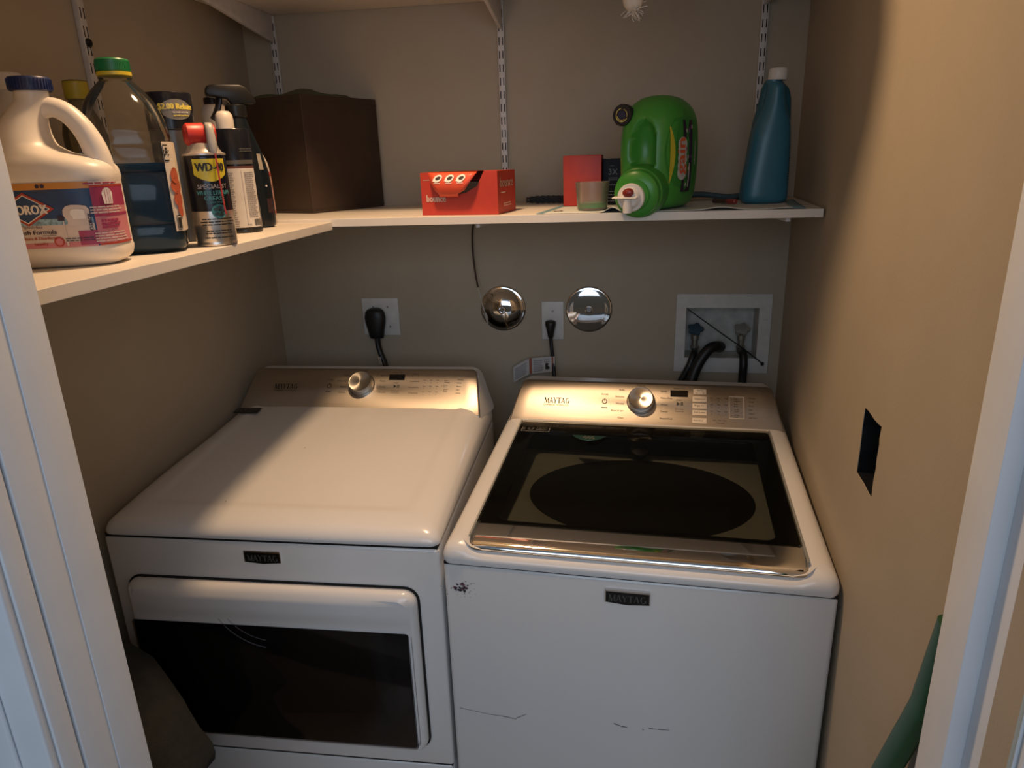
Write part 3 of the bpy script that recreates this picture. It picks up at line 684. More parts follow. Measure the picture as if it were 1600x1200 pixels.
# hanging probe wire
mb = MB(); hw = empty('hanging_wire', 'thin dark wire hanging from the shelf over the domed chrome disc', 'wire', (-.183, -.012, 1.462))
mb.tube([(.001, .004, .0), (-.010, 0, -.05), (-.013, 0, -.09), (-.012, 0, -.13), (-.006, -.010, -.175), (.002, -.022, -.215)], .0026, 8); mb.build('sheath', mat('wire_maroon', (.035, .012, .010), .5), hw)
mb = MB(); mb.tube([(.002, -.022, -.213), (.013, -.029, -.26), (.022, -.030, -.29)], .0016, 6); mb.build('bare_wire', mat('wire_grey', (.5, .47, .43), .4), hw)
mb = MB(); mb.tube([(.021, -.030, -.288), (.024, -.028, -.302), (.027, -.024, -.322)], lambda t: .002+.003*math.sin(PI*min(1, t*1.1+.1)), 8); mb.build('connector', mat('wire_clip', (.42, .38, .33), .5), hw)
# recessed valve box
vb = empty('valve_box', 'white recessed washer valve box on the back wall', 'valve box', (.512, 0, 1.105))
def vbx(x): return x-.512
def vbz(z): return z-1.105
PV = mat('valve_box_plastic', (.62, .61, .58), .4)
mb = MB(); t = bmesh.new(); es = []
for loop in ([(.3835, .993), (.646, .989), (.645, 1.2195), (.385, 1.2205)], [(.4125, 1.0345), (.6125, 1.0335), (.612, 1.1795), (.412, 1.1805)]):
    vs = [t.verts.new(V((vbx(a), -.006, vbz(b)))) for a, b in loop]; es += [t.edges.new((vs[i], vs[(i+1) % 4])) for i in range(4)]
bmesh.ops.triangle_fill(t, use_beauty=True, edges=es)
r_ = bmesh.ops.extrude_face_region(t, geom=t.faces[:])
for e in r_['geom']:
    if isinstance(e, bmesh.types.BMVert): e.co.y += .0057
bmesh.ops.recalc_face_normals(t, faces=t.faces[:]); mb.merge(t)
mb.build('face_frame', PV, vb, smooth=False)
mb = MB(); a, b, c, d = vbx(.411), vbx(.6135), vbz(1.0335), vbz(1.181)
mb.box(a-.002, a, -.004, .08, c, d); mb.box(b, b+.002, -.004, .08, c, d); mb.box(a, b, -.004, .08, c-.002, c); mb.box(a, b, -.004, .08, d, d+.0005); mb.box(a, b, .078, .08, c, d)
mb.build('recess', mat('recess_plastic', (.50, .50, .46), .5, var=.2, nscale=30), vb, smooth=False)
BRASS = mat('valve_metal', (.42, .40, .34), .35, metal=.8, var=.2)
for x, hm in ((.444, mat('handle_blue', (.05, .09, .13), .4)), (.574, mat('handle_grey', (.42, .40, .36), .4, metal=.3))):
    v_ = MB(); cx = vbx(x); cz = vbz(1.09)
    v_.lathe([(.010, -.042), (.0125, -.038), (.0125, -.028), (.009, -.026), (.009, -.012), (.0115, -.01), (.0115, .004), (.007, .006), (.007, .016)], 16, X=Matrix.Translation((cx, .03, cz)))
    v_.lathe([(.008, 0), (.008, .05)], 12, X=Matrix.Translation((cx, .028, cz-.004)) @ Matrix.Rotation(-PI/2, 4, 'X'))
    vo = v_.build('valve', BRASS, vb)
    h = MB(); A = []
    for i in range(40):
        a_ = 2*PI*i/40; rr = .0205+.0035*math.cos(5*a_); A.append((rr*math.cos(a_), rr*math.sin(a_)))
    h.prism(A, XY, 0, .009, X=Matrix.Translation((cx, .026, cz+.018)) @ Matrix.Rotation(.55, 4, 'X'), b=.0015); h.build('valve_handle', hm, vo)
mb = MB()
for z in (1.144,): write(mb, 'HOT', .006, lambda x, y: V((vbx(.630)+x, -.0068, vbz(z)+y)))
mb.build('embossed_text', mat('emboss', (.36, .35, .33), .5), vb, smooth=False)
tag((lambda m_: m_.build('drain_hose', RUB))(MB().tube([(.517, .045, 1.052), (.514, .015, 1.062), (.497, -.020, 1.072), (.478, -.034, 1.068), (.458, -.042, 1.045), (.440, -.050, 1.01), (.428, -.064, .97), (.425, -.095, .93), (.432, -.12, .85)], .0155, 14)), 'thick black drain hose arching out of the valve box', 'hose')
tag((lambda m_: m_.build('supply_hose', RUB))(MB().tube([(.444, .03, 1.047), (.441, .0, 1.049), (.436, -.019, 1.046), (.426, -.030, 1.02), (.410, -.033, .985), (.392, -.036, .95), (.372, -.05, .90), (.36, -.09, .84)], .0095, 12)), 'black supply hose under the left valve, beside the drain hose', 'hose', None)
tag((lambda m_: m_.build('supply_hose', RUB))(MB().tube([(.574, .03, 1.0475), (.574, .0, 1.050), (.5745, -.021, 1.047), (.5745, -.033, 1.02), (.574, -.035, .97), (.572, -.06, .90), (.57, -.1, .82)], .0115, 12)), 'black supply hose running straight down from the right valve', 'hose')
mb = MB(); mb.tube([(.416, -.004, 1.177), (.47, -.013, 1.139), (.52, -.016, 1.103), (.56, -.016, 1.075), (.60, -.012, 1.044), (.629, -.0105, 1.020)], .0019, 8); mb.lathe([(.0045, -.004), (.0048, .003), (.003, .005)], 10, X=Matrix.Translation((.630, -.0115, 1.019)))
tag(mb.build('zip_tie', RUB), 'thin black cable tie lying diagonally across the valve box', 'cable tie')
# electrical box in the cut-out of the right wall
mb = MB(); P = [RW(-.958+(a+.958)*.985, 1.156+(b-1.156)*.985, .0008) for a, b in HOLE]
n_ = V((1, -SR, 0)).normalized()
mb.loft([[p for p in P], [p+n_*.05 for p in P]], 0, False, True)
jb = tag(mb.build('junction_box', mat('junction_black', (.010, .011, .013), .35), smooth=False), 'open black electrical box in the cut-out of the right wall', 'electrical box')
mb = MB(); c_ = [RW(a, b, .05) for a, b in ((-.94, 1.20), (-.955, 1.12))]; mb.tube([c_[0], c_[0].lerp(c_[1], .5)-n_*.018, c_[1]], .004, 8); mb.build('wire_stub', BLACK, jb)

# ================================================================== BACK SHELF ITEMS
# brown fabric bin
bn = empty('fabric_bin', 'dark brown square fabric bin in the shelf corner', 'bin', (-.553, -.266, ZB+.0005), math.atan2(.92, .39))
BR = mat('bin_brown', (.045, .026, .017), .55, var=.12, nscale=25, bump=.15, bscale=500)
a_ = .272; H_ = .284; t_ = .006
mb = MB()
mb.box(0, a_, 0, t_, 0, H_, .0015); mb.box(0, a_, a_-t_, a_, 0, H_, .0015); mb.box(0, t_, t_*.5, a_-t_*.5, 0, H_, .0015); mb.box(a_-t_, a_, t_*.5, a_-t_*.5, 0, H_, .0015); mb.box(.002, a_-.002, .002, a_-.002, 0, .005)
mb.build('panels', BR, bn)
mb = MB()
for x0, x1, y0, y1 in ((-.0008, a_+.0008, -.0008, .0002), (-.0008, .0002, -.0008, a_+.0008)):
    mb.box(x0, x1, y0, y1, H_-.016, H_-.0145); mb.box(x0, x1, y0, y1, .008, .0095)
mb.build('stitching', mat('stitch', (.05, .03, .02), .8), bn)
mb = MB(); rnd = random.Random(2); N = 14; g = []
for j in range(N+1):
    g.append([mb.bm.verts.new(V((.010+(a_-.02)*i/N, .010+(a_-.02)*j/N, H_-.034+.060*max(0, math.sin(PI*i/N)*math.sin(PI*j/N))**.22*(.86+.18*math.sin(i*.75+.5)*math.cos(j*.6))+rnd.uniform(-.001, .001)))) for i in range(N+1)])
for j in range(N):
    for i in range(N): mb.bm.faces.new((g[j][i], g[j][i+1], g[j+1][i+1], g[j+1][i]))
o = mb.build('cloth_bundle', mat('cloth_green', (.085, .095, .05), .9, bump=.4, bscale=150), ang=80); o.location = bn.location; o.rotation_euler = bn.rotation_euler
tag(o, 'crumpled olive green cloth in the brown bin', 'cloth')
# dryer sheet box
RED = mat('box_red', (.46, .040, .022), .5, var=.04); REDL = mat('box_red_light', (.72, .085, .035), .45, var=.03)
bx = empty('dryer_sheet_box', 'torn open red dryer sheet box on the back shelf', 'box', (-.228, -.405, ZB+.0005), -.15)
bw, bd, bh = .183, .135, .093
mb = MB()
mb.prism([(0, 0), (bw, 0), (bw, bh), (.152, bh), (.135, .062), (.112, .050), (.108, .0475), (.05, .040), (.026, bh), (0, bh)], XZ, 0, .0012)
mb.box(0, .0012, .0005, bd, 0, bh); mb.box(bw-.0012, bw, .0005, bd, 0, bh); mb.box(0, bw, bd-.0012, bd, 0, bh); mb.box(0, bw, 0.001, bd, 0, .0012)
mb.poly([V((0, .0, bh)), V((.026, 0, bh)), V((.05, .03, bh+.001)), V((.14, .03, bh+.001)), V((.155, 0, bh)), V((bw, 0, bh)), V((bw, bd, bh)), V((0, bd, bh))])
mb.build('carton', RED, bx, smooth=False)
MB().box(.004, bw-.004, .012, bd-.004, .003, .07).build('box_interior', mat('box_inside', (.012, .008, .007), .8), bx)
fl = MB(); F0 = lambda x, z: V((x, -.006-.020*math.sin(PI*min(1, max(0, (bh+.002-z)/.06)))*.6-.004, z))
outl = [(.024, bh), (.05, bh+.004), (.10, bh+.006), (.142, bh+.001), (.134, .083), (.120, .064), (.110, .050), (.098, .0435), (.08, .0405), (.06, .0405), (.048, .0425), (.043, .05), (.036, .068), (.030, .080)]
zsr = [.0405, .046, .055, .065, .075, .085, bh]
L_ = lambda z: .0255+(bh-z)*.42 if z > .046 else .05; R_ = lambda z: .110+(z-.05)*.73 if z > .05 else .095
rows = [[F0(L_(z)+(R_(z)-L_(z))*i/8, z) for i in range(9)] for z in zsr]
G_ = [[fl.bm.verts.new(p) for p in r] for r in rows]
for p, q in zip(G_, G_[1:]):
    for i in range(8): fl.bm.faces.new((p[i], p[i+1], q[i+1], q[i]))
flap = fl.build('front_flap', REDL, bx)
md = flap.modifiers.new('thickness', 'SOLIDIFY'); md.thickness = .0008
mb = MB()
for cx in (.050, .078, .105):
    for k, (rx, rz, mi, oo) in enumerate(((.0105, .0078, 0, .0012), (.0062, .0035, 1, .0018))):
        mb.poly([F0(cx+(.0012*k)+rx*math.cos(q), .080+(.001*k)+rz*math.sin(q)+.25*rx*math.cos(q))+V((0, -oo, 0)) for q in [2*PI*i/20 for i in range(20)]], mi)
    mb.poly([F0(cx-.013, .0745)+V((0, -.0012, 0)), F0(cx-.002, .0745)+V((0, -.0012, 0)), F0(cx-.006, .079)+V((0, -.0012, 0))], 0)
    mb.quad(*[F0(cx+a, .0695+b)+V((0, -.0012, 0)) for a, b in ((-.009, 0), (.006, .0), (.006, .0012), (-.009, .0012))], 0)
mb.build('printed_swirl', [mat('print_white', (.85, .80, .74), .5), INK], flap, smooth=False)
mb = MB(); write(mb, 'bounce', .023, lambda x, y: V((.036+x, -.0008, .029+y)), width=.046, bold=.0006)
mb.quad(*[V((x, -.0006, z)) for x, z in ((.007, .0765), (.022, .0765), (.022, .0775), (.007, .0775))])
write(mb, 'bounce', .030, lambda x, y: V((bw+.0006, .066+x, .058+y)), width=.098, bold=.0006)
bars(mb, -.04, .0, 0, .004, 1, lambda x, y: V((bw+.0006, .06+x, .045+y)))
bars(mb, -.01, .05, 0, .01, 2, lambda x, y: V((bw+.0006, .05+x, .016+y)), fill=.35)
mb.build('box_lettering', mat('box_print', (.80, .62, .52), .5), bx, smooth=False)
# red carton and navy carton
rc = empty('red_carton', 'upright plain red carton behind the measuring cup', 'box', (.083, -.235, ZB+.0025), -.06)
MB().box(0, .092, 0, .06, 0, .1175, .0012).build('carton', mat('carton_red', (.40, .030, .018), .5, var=.06), rc)
mb = MB(); mb.box(.006, .086, .004, .056, .1175, .1181); mb.build('top_flap', mat('carton_red2', (.46, .05, .03), .55), rc)
mb = MB(); mb.lathe([(.003, 0), (.002, .0006)], 10, X=Matrix.Translation((.062, .03, .1181))); mb.build('top_mark', INK, rc)
nc = empty('navy_carton', 'dark navy carton marked 3X between red carton and green jug', 'box', (.178, -.215, ZB+.0025), -.03)
MB().box(0, .085, 0, .05, 0, .108, .001).build('carton', mat('carton_navy', (.006, .009, .016), .5, var=.1, spec=.2), nc)
mb = MB(); F_ = lambda a, b: (lambda x, y: V((a+x, -.0008, b+y)))
write(mb, '3X', .019, F_(.025, .071)); bars(mb, 0, .024, 0, .008, 2, F_(.014, .058), fill=.4); bars(mb, 0, .012, 0, .002, 1, F_(.018, .091)); 
mb.box(.004, .08, -.0008, -.0002, .046, .0475); bars(mb, 0, .06, 0, .03, 4, F_(.006, .008), fill=.25)
mb.build('carton_lettering', mat('navy_print', (.16, .19, .22), .5), nc, smooth=False)
# measuring cup
cp = empty('measuring_cup', 'clear plastic measuring cup with green soap in the bottom', 'cup', (.158, -.372, ZB+.0032))
CUPM = clear('cup_plastic', (.86, .84, .80), .25, 1.4, haze=.17, hazecol=(.62, .58, .52))
def cupr(r, z, sp=0.): return [V((r*math.cos(a)*(1+sp*max(0, math.cos(a-.5))**24), r*math.sin(a), z)) for a in [2*PI*k/40 for k in range(40)]]
MB().loft([cupr(.0325, 0), cupr(.0335, .002), cupr(.0355, .03), cupr(.0375, .057), cupr(.0385, .0595, .06), cupr(.0372, .0595, .06), cupr(.0362, .055), cupr(.034, .02), cupr(.032, .004)], 0, True, True).build('cup', CUPM, cp, ang=50)
MB().lathe([(.0315, .0035), (.0333, .0045), (.0338, .0135), (.0330, .0145)], 36).build('soap_residue', mat('soap_green', (.03, .42, .06), .3), cp)
# towel / paper mat with blue ends
MW0, MW1, MY0, MY1 = .038, .600, -.450, -.15
def mz(x, y):
    e = sm(-y, .33, .44)
    return ZB+.0016+e*(.0115*math.exp(-((x-.203)/.015)**2)+.006*math.exp(-((x-.43)/.035)**2)+.002*math.exp(-((x-.56)/.03)**2))+.001*math.sin(23*x)*e*.4
def mx(x, y): return x+(.055*(y-MY0)/.4 if True else 0)
mt = empty('shelf_liner', 'white liner sheet with blue border bands on the back shelf', 'liner', (0, 0, 0))
def sheet(x0, x1, nx, m, name, dz=0.):
    mb = MB(); ny = 18; x1c = x1
    g = [[mb.bm.verts.new(V((min(mx(x0+(x1-x0)*i/nx, y), XR+SR*y-.01), y, mz(x0+(x1-x0)*i/nx, y)+dz))) for i in range(nx+1)] for y in [MY0+(MY1-MY0)*j/ny for j in range(ny+1)]]
    for j in range(ny):
        for i in range(nx): mb.bm.faces.new((g[j][i], g[j][i+1], g[j+1][i+1], g[j+1][i]))
    o = mb.build(name, m, mt, ang=80); md = o.modifiers.new('thickness', 'SOLIDIFY'); md.thickness = .0010; md.offset = -1; return o
BLU = mat('liner_blue', (.17, .30, .36), .6); LIN = mat('liner_white', (.60, .63, .60), .7, var=.03, bump=.1)
sheet(MW0+.017, MW1-.026, 60, LIN, 'sheet'); sheet(MW0, MW0+.017, 3, BLU, 'border_band'); sheet(MW1-.026, MW1, 4, BLU, 'border_band')
mb = MB()
for rr in (1,):
    A = ARC(20, 1, 0, 360)
    for (a, b), (c, d) in zip(A, A[1:]): mb.quad(*[V((.082+.011*x*k, -.388+.02*y*k, ZB+.0022)) for x, y, k in ((a, b, 1), (c, d, 1), (c, d, .6), (a, b, .6))])
mb.build('printed_ring', mat('liner_brown', (.12, .08, .05), .7), mt, smooth=False)
# folded dark cord lying along the wall, blue cloth strip, marker
mb = MB(); rnd = random.Random(8)
for k in range(4):
    mb.tube([(-.03+.25*i/24, -.07+.006*math.cos(i*1.1+k*PI/2)+.012*math.sin(i*.35), ZB+.0105+.0062*math.sin(i*1.1+k*PI/2)) for i in range(25)], lambda t: .0042*min(1, .3+6*t, .3+6*(1-t)), 8, sm=3)
tag(mb.build('rope_coil', mat('rope_dark', (.035, .036, .038), .8, bump=.8, bscale=250), ang=80), 'dark braided rope lying along the wall behind the boxes', 'rope')
mb = MB(); rings = [[V((.38+.018*i, -.085+.006*math.sin(i*.8)+.03*math.cos(q), ZB+.011+.004*math.sin(i*.7)+.007*math.sin(q))) for q in [2*PI*k/14 for k in range(14)]] for i in range(10)]
tag(mb.loft(rings).build('folded_cloth', mat('cloth_blue', (.06, .12, .15), .8, bump=.3), ang=80), 'folded dark blue cloth strip between green jug and blue bottle', 'cloth')
mk = empty('marker', 'short dark red marker lying left of the tall blue bottle', 'marker', (.455, -.30, ZB+.010), -.85)
X = Matrix.Rotation(PI/2, 4, 'Y')
MB().lathe([(.004, -.03), (.0055, -.029), (.0055, .012)], 14, X=X).build('barrel', mat('marker_dark', (.05, .025, .02), .4), mk)
MB().lathe([(.006, .012), (.006, .034), (.0045, .036)], 14, X=X).build('marker_cap', mat('marker_red', (.25, .035, .03), .4), mk)
# green detergent jug on its side
gj = empty('detergent_jug', 'green detergent jug lying on its side with tap at the shelf edge', 'detergent', (.305, -.352, ZB+.003), -.46)
GR = mat('jug_green', (.050, .27, .035), .33, var=.03)
GS = Surf([(0, .036, .066, 0, 0, 2.6), (.002, .047, .080, 0, 0, 2.6), (.010, .060, .092, 0, 0, 2.6), (.03, .067, .0995, 0, 0, 2.6), (.06, .0705, .1025, 0, 0, 2.6), (.11, .0715, .104, 0, 0, 2.6), (.155, .0705, .1025, 0, 0, 2.6), (.185, .067, .097, 0, 0, 2.6), (.205, .060, .087, 0, 0, 2.5), (.218, .050, .073, 0, 0, 2.4), (.228, .036, .054, 0, 0, 2.3), (.233, .019, .030, 0, 0, 2.2), (.235, .003, .005, 0, 0, 2)])
def dense(S_, dz):
    out = []; z0, z1 = S_.r[0][0], S_.r[-1][0]; R = S_.r
    def cr(a, b, c, d, t): return .5*((2*b)+(c-a)*t+(2*a-5*b+4*c-d)*t*t+(3*b-a-3*c+d)*t**3)
    for i in range(len(R)-1):
        a, b, c, d = R[max(0, i-1)], R[i], R[i+1], R[min(len(R)-1, i+2)]; n = max(1, int((c[0]-b[0])/dz))
        for k in range(n):
            t = k/n; row = [cr(p, q, r, s, t) for p, q, r, s in zip(a, b, c, d)]; row[0] = b[0]+(c[0]-b[0])*t; out.append(tuple(row))
    out.append(R[-1]); return Surf(out)
GD = dense(GS, .005)
mb = MB(); GD.mesh(mb, 96)
for v in mb.bm.verts:
    if v.co.y < -.03:
        q = ((v.co.x-.006)/.028)**2+((v.co.z-.123)/.060)**2
        if q < 1: v.co.y += .036*(1-q)**.55
        q2 = ((v.co.x+.042)/.018)**2+((v.co.z-.12)/.07)**2
        if q2 < 1: v.co.y -= .007*(1-q2)
mb.build('jug_body', GR, gj, ang=70)
X = Matrix.Translation((.003, -.092, .041)) @ Matrix.Rotation(.16, 4, 'Z') @ Matrix.Rotation(PI/2+.10, 4, 'X')
MB().lathe([(.040, -.03), (.0535, -.012), (.0550, .0), (.053, .022), (.051, .034), (.0485, .0360), (.0485, .041), (.047, .050), (.041, .056), (.031, .0585), (.0295, .062)], 48, X=X).build('spout_collar', GR, gj, ang=35)
X2 = X @ Matrix.Translation((-.006, -.004, .062))
tp_ = MB(); tp_.lathe([(.0275, -.003), (.0285, 0), (.0285, .007), (.027, .009), (.022, .0095), (.020, .013), (.016, .017), (.0001, .018)], 40, X=X2)
tap = tp_.build('tap', mat('tap_white', (.78, .74, .68), .35), gj)
MB().lathe([(.0115, .010), (.0115, .018), (.009, .023), (.004, .025), (.0001, .0255)], 24, X=X2 @ Matrix.Translation((-.002, .012, .003)) @ Matrix.Scale(.75, 4, (0, 1, 0))).build('tap_button', mat('tap_red', (.22, .018, .012), .35), tap)
MB().box(-.030, .022, -.001, .002, .008, .026, .0012, X=X2 @ Matrix.Translation((-.004, .002, .003))).build('tap_lever', mat('tap_white', (.78, .74, .68), .35), tap)
MB().lathe([(.0095, 0), (.0095, .028), (.008, .029)], 20, X=X2 @ Matrix.Translation((-.004, 0, .018)) @ Matrix.Rotation(PI/2, 4, 'X')).build('tap_spout', mat('tap_white', (.78, .74, .68), .35), tap)
X3 = Matrix.Translation((-.046, -.078, .194)) @ Matrix.Rotation(.12, 4, 'Z') @ Matrix.Rotation(PI/2-.02, 4, 'X') @ Matrix.Rotation(-.12, 4, 'Y')
MB().lathe([(.019, -.03), (.020, .0)], 32, X=X3).build('neck', GR, gj)
MB().lathe([(.0212, 0), (.022, .002), (.0222, .017), (.0205, .0195), (.0165, .0195), (.0155, .0185), (.0001, .0185)], 40, X=X3).build('jug_cap', mat('cap_black', (.012, .012, .016), .4), gj)
mb = MB()
for r0, r1, a0, a1 in ((.0125, .0142, 100, 330), (.0098, .0112, 190, 310), (.0112, .0124, -20, 70)):
    A = ARC(18, 1, a0, a1)
    for (a, b), (c, d) in zip(A, A[1:]): mb.quad(*[X3 @ V((x*k, y*k, .0192)) for x, y, k in ((a, b, r0), (c, d, r0), (c, d, r1), (a, b, r1))], 0)
mb.poly([X3 @ V((.0085*math.cos(q), .0085*math.sin(q), .0191)) for q in [2*PI*k/20 for k in range(20)]], 1)
mb.build('cap_print', [mat('cap_yellow', (.62, .52, .14), .5), mat('cap_navy', (.02, .02, .06), .5)], gj, smooth=False)
mb = MB(); th = PI/2
def glab(a, b): # a along the side (towards the back), b height
    q = GD.at(b); e = 2/q[5]; yy = max(-.99, min(.99, a/q[2])); xx = (1-abs(yy)**q[5])**(1/q[5])*q[1]; return V((xx, a, b))
def gp(a, b, o): p = glab(a, b); return p+V((o, -o*.4, 0))
def gell(ca, cb, ra, rb, mi, o, n=28): 
    rows = 8
    for i in range(rows):
        f0, f1 = -1+2*i/rows, -1+2*(i+1)/rows
        w0, w1 = ra*math.sqrt(max(0, 1-f0*f0)), ra*math.sqrt(max(0, 1-f1*f1))
        for k in range(6):
            a0, a1 = -1+2*k/6, -1+2*(k+1)/6
            mb.quad(gp(ca+w0*a0, cb+rb*f0, o), gp(ca+w0*a1, cb+rb*f0, o), gp(ca+w1*a1, cb+rb*f1, o), gp(ca+w1*a0, cb+rb*f1, o), mi)
gell(-.022, .116, .066, .088, 0, .0008); 
for i in range(10):
    z0, z1 = .035+.0146*i, .035+.0146*(i+1)
    for a0, a1, mi, o in ((-.040, .004, 1, .0014),):
        mb.quad(gp(a0, z0, o), gp(a1, z0, o), gp(a1, z1, o), gp(a0, z1, o), mi)
for i in range(9):
    z0, z1 = .055+.0125*i, .055+.0125*(i+1); e0 = .010*math.sin(PI*i/9); e1 = .010*math.sin(PI*(i+1)/9)
    mb.quad(gp(-.078, z0, .0014), gp(-.080+e0+.004, z0, .0014), gp(-.080+e1+.004, z1, .0014), gp(-.078, z1, .0014), 2)
def oval_o(ca, cb, ra, rb, mi, o): mb.poly([gp(ca+ra*math.cos(q), cb+rb*math.sin(q), o) for q in [2*PI*k/24 for k in range(24)]], mi)
for z in (.075, .09, .105, .12, .132): oval_o(-.042, z, .017, .015, 4, .0019)
write(mb, 'gain', .042, lambda x, y: gp(-.034-y, .108+x, .0026), 3, width=.072, bold=.0012)
for i in range(16): oval_o(random.Random(i).uniform(-.036, .002), random.Random(i+50).uniform(.045, .17), .003, .004, 4 if i % 3 else 5, .0022)
for i in range(4): mb.quad(*[gp(a, z, .0024) for a, z in ((-.014, .045+.012*i), (-.009, .045+.012*i), (-.009, .058+.012*i), (-.014, .058+.012*i))], 4)
bars(mb, -.03, .03, -.004, .004, 2, lambda x, y: gp(.020+y, .12+x, .0022), 4, fill=.5)
mb.build('front_label', [mat('label_green', (.035, .22, .03), .35), mat('label_purple', (.035, .012, .035), .4), mat('label_yellow', (.50, .42, .03), .45), mat('label_orange', (.62, .12, .03), .45), mat('label_pale', (.50, .48, .44), .5), mat('label_violet', (.18, .06, .16), .5)], gj, smooth=False)
# tall blue bottle
bb = empty('softener_bottle', 'tall blue bottle with white cap at the right end of the shelf', 'bottle', (.548, -.262, ZB+.0025), .05)
BLB = mat('bottle_blue', (.030, .150, .215), .34, var=.04); 
BS = dense(Surf([(0, .042, .032, 0, 0, 3), (.004, .049, .037, 0, 0, 3.2), (.012, .0515, .039, 0, 0, 3.2), (.05, .0505, .0385, .001, 0, 3), (.10, .0465, .037, .004, 0, 2.8), (.15, .042, .035, .007, 0, 2.5), (.175, .037, .033, .009, 0, 2.3), (.20, .028, .031, .010, 0, 2.1), (.225, .0215, .029, .010, 0, 2), (.25, .0185, .027, .010, 0, 2), (.258, .016, .020, .007, 0, 2)]), .006)
BS.mesh(m_ := MB(), 64); m_.build('bottle_body', BLB, bb, ang=70)
B2 = dense(Surf([(.006, .046, .026, .004, .022, 3), (.10, .046, .026, .007, .022, 3), (.18, .0405, .024, .012, .022, 2.8), (.225, .0345, .022, .015, .02, 2.6), (.245, .030, .02, .013, .018, 2.4), (.256, .022, .018, .009, .014, 2.2), (.262, .0165, .0165, .006, .006, 2)]), .006)
B2.mesh(m_ := MB(), 64); m_.build('grip', mat('bottle_blue_grip', (.016, .10, .135), .36, var=.04), bb, ang=70)
MB().lathe([(.0165, .255), (.0165, .263)], 24, X=Matrix.Translation((.006, .004, 0))).build('neck', BLB, bb)
MB().lathe([(.0195, .262), (.0205, .2635), (.0205, .284), (.019, .2862), (.0001, .2865)], 36, X=Matrix.Translation((.006, .004, 0)) @ Matrix.Rotation(.03, 4, 'Y')).build('bottle_cap', mat('cap_offwhite', (.70, .66, .60), .4), bb)
mb = MB(); bars(mb, -.004, .004, .05, .13, 14, BS.fn(1.25, 0, .045, .001), fill=.4)
mb.build('side_print', mat('print_dark', (.02, .04, .05), .5), bb, smooth=False)

# ================================================================== LEFT SHELF ITEMS
# bleach jug
cj = empty('bleach_jug', 'white bleach jug with blue cap and printed label at the shelf front', 'bleach', (-.556, -1.100, ZLS+.0005), .33)
CW = mat('jug_white', (.74, .68, .61), .38, var=.02)
CS = dense(Surf([(0, .060, .038, 0, 0, 3.0), (.003, .070, .046, 0, 0, 3.2), (.010, .0775, .053, 0, 0, 3.2), (.022, .0805, .056, 0, 0, 3.2), (.026, .0795, .055, 0, 0, 3.2), (.112, .0795, .055, 0, 0, 3.2), (.116, .0805, .056, 0, 0, 3.2), (.130, .079, .055, 0, 0, 3), (.138, .074, .053, -.003, 0, 2.8), (.144, .064, .050, -.0115, 0, 2.6), (.150, .050, .047, -.0215, 0, 2.4), (.160, .0395, .0435, -.0275, 0, 2.2), (.175, .034, .039, -.0270, 0, 2.1), (.192, .0285, .033, -.0215, 0, 2), (.206, .0235, .026, -.013, 0, 2), (.216, .0205, .0215, -.006, 0, 2), (.232, .0200, .0200, -.004, 0, 2)]), .004)
mb = MB(); CS.mesh(mb, 72)
mb.tube([(.004, 0, .206), (.018, 0, .208), (.034, 0, .200), (.048, 0, .183), (.0575, 0, .162), (.0615, 0, .142), (.062, 0, .120)], lambda t: .0125+.0065*t*t, 18, sm=6)
mb.build('jug_body', CW, cj, ang=80)
X = Matrix.Translation((-.004, 0, -.0145)) 
mb = MB(); mb.lathe([(.0235, .2425), (.0252, .2435), (.0255, .257), (.024, .2595), (.0001, .2600)], 48, X=X)
for k in range(40):
    a = 2*PI*k/40; mb.box(.0252, .0262, -.0007, .0007, .245, .257, X=X @ Matrix.Rotation(a, 4, 'Z'))
mb.build('screw_cap', mat('cap_blue', (.010, .022, .10), .4), cj)
lb = MB(); o1 = .0007
LT = {'navy': 0, 'orange': 1, 'pink': 2, 'magenta': 3, 'cream': 4, 'red': 5, 'white': 6, 'ink': 7, 'sky': 8}
CS.patch(lb, -1.35, 1.62, .028, .112, o1, 60, 6, 0)
CS.patch(lb, -1.35, 1.62, .1035, .112, o1+.0004, 60, 1, 1)
CS.patch(lb, -1.35, .62, .028, .058, o1+.0004, 40, 2, 4)
CS.patch(lb, -1.35, .62, .028, .035, o1+.0006, 40, 1, 2)
CS.patch(lb, -1.35, .62, .057, .066, o1+.0003, 40, 1, 8)
def cpatch(t0, t1, z0, z1, mi, o): CS.patch(lb, t0, t1, z0, z1, o, 14, 3, LT[mi])
cpatch(.66, 1.62, .028, .1125, 'pink', o1+.0008); cpatch(.66, 1.62, .1075, .1125, 'cream', o1+.0011); cpatch(.66, 1.62, .1045, .107, 'red', o1+.0012)
cpatch(.66, 1.62, .079, .1045, 'magenta', o1+.001); cpatch(.66, 1.62, .066, .0695, 'magenta', o1+.0012); cpatch(.66, 1.62, .0285, .031, 'red', o1+.0012)
cpatch(.30, .66, .030, .049, 'magenta', o1+.0008)
R_c = .068
def lf(th, z, o=.0026): return CS.fn(th, z, R_c, o)
def shp(pts, th, z, mi, o): lb.poly([(lf(th, z, o) if th > -9 else la(th+20, z, o))(*p) for p in pts], LT[mi])
def strip_poly(xs, lo, hi, th, z, mi, o):
    for a, b in zip(xs, xs[1:]): shp([(a, lo(a)), (b, lo(b)), (b, hi(b)), (a, hi(a))], th, z, mi, o)
TC = -.020; ZC = .079
def la(x0, z0, o=.0026): return lambda x, y: CS.at_arc(x0+x, z0+y, o)
xs_ = [-.034+.0034*i for i in range(21)]
dia = lambda k: (lambda x: (.0215*k)*(1-abs(x)/(.0345*k)) if abs(x) < .0345*k else 0)
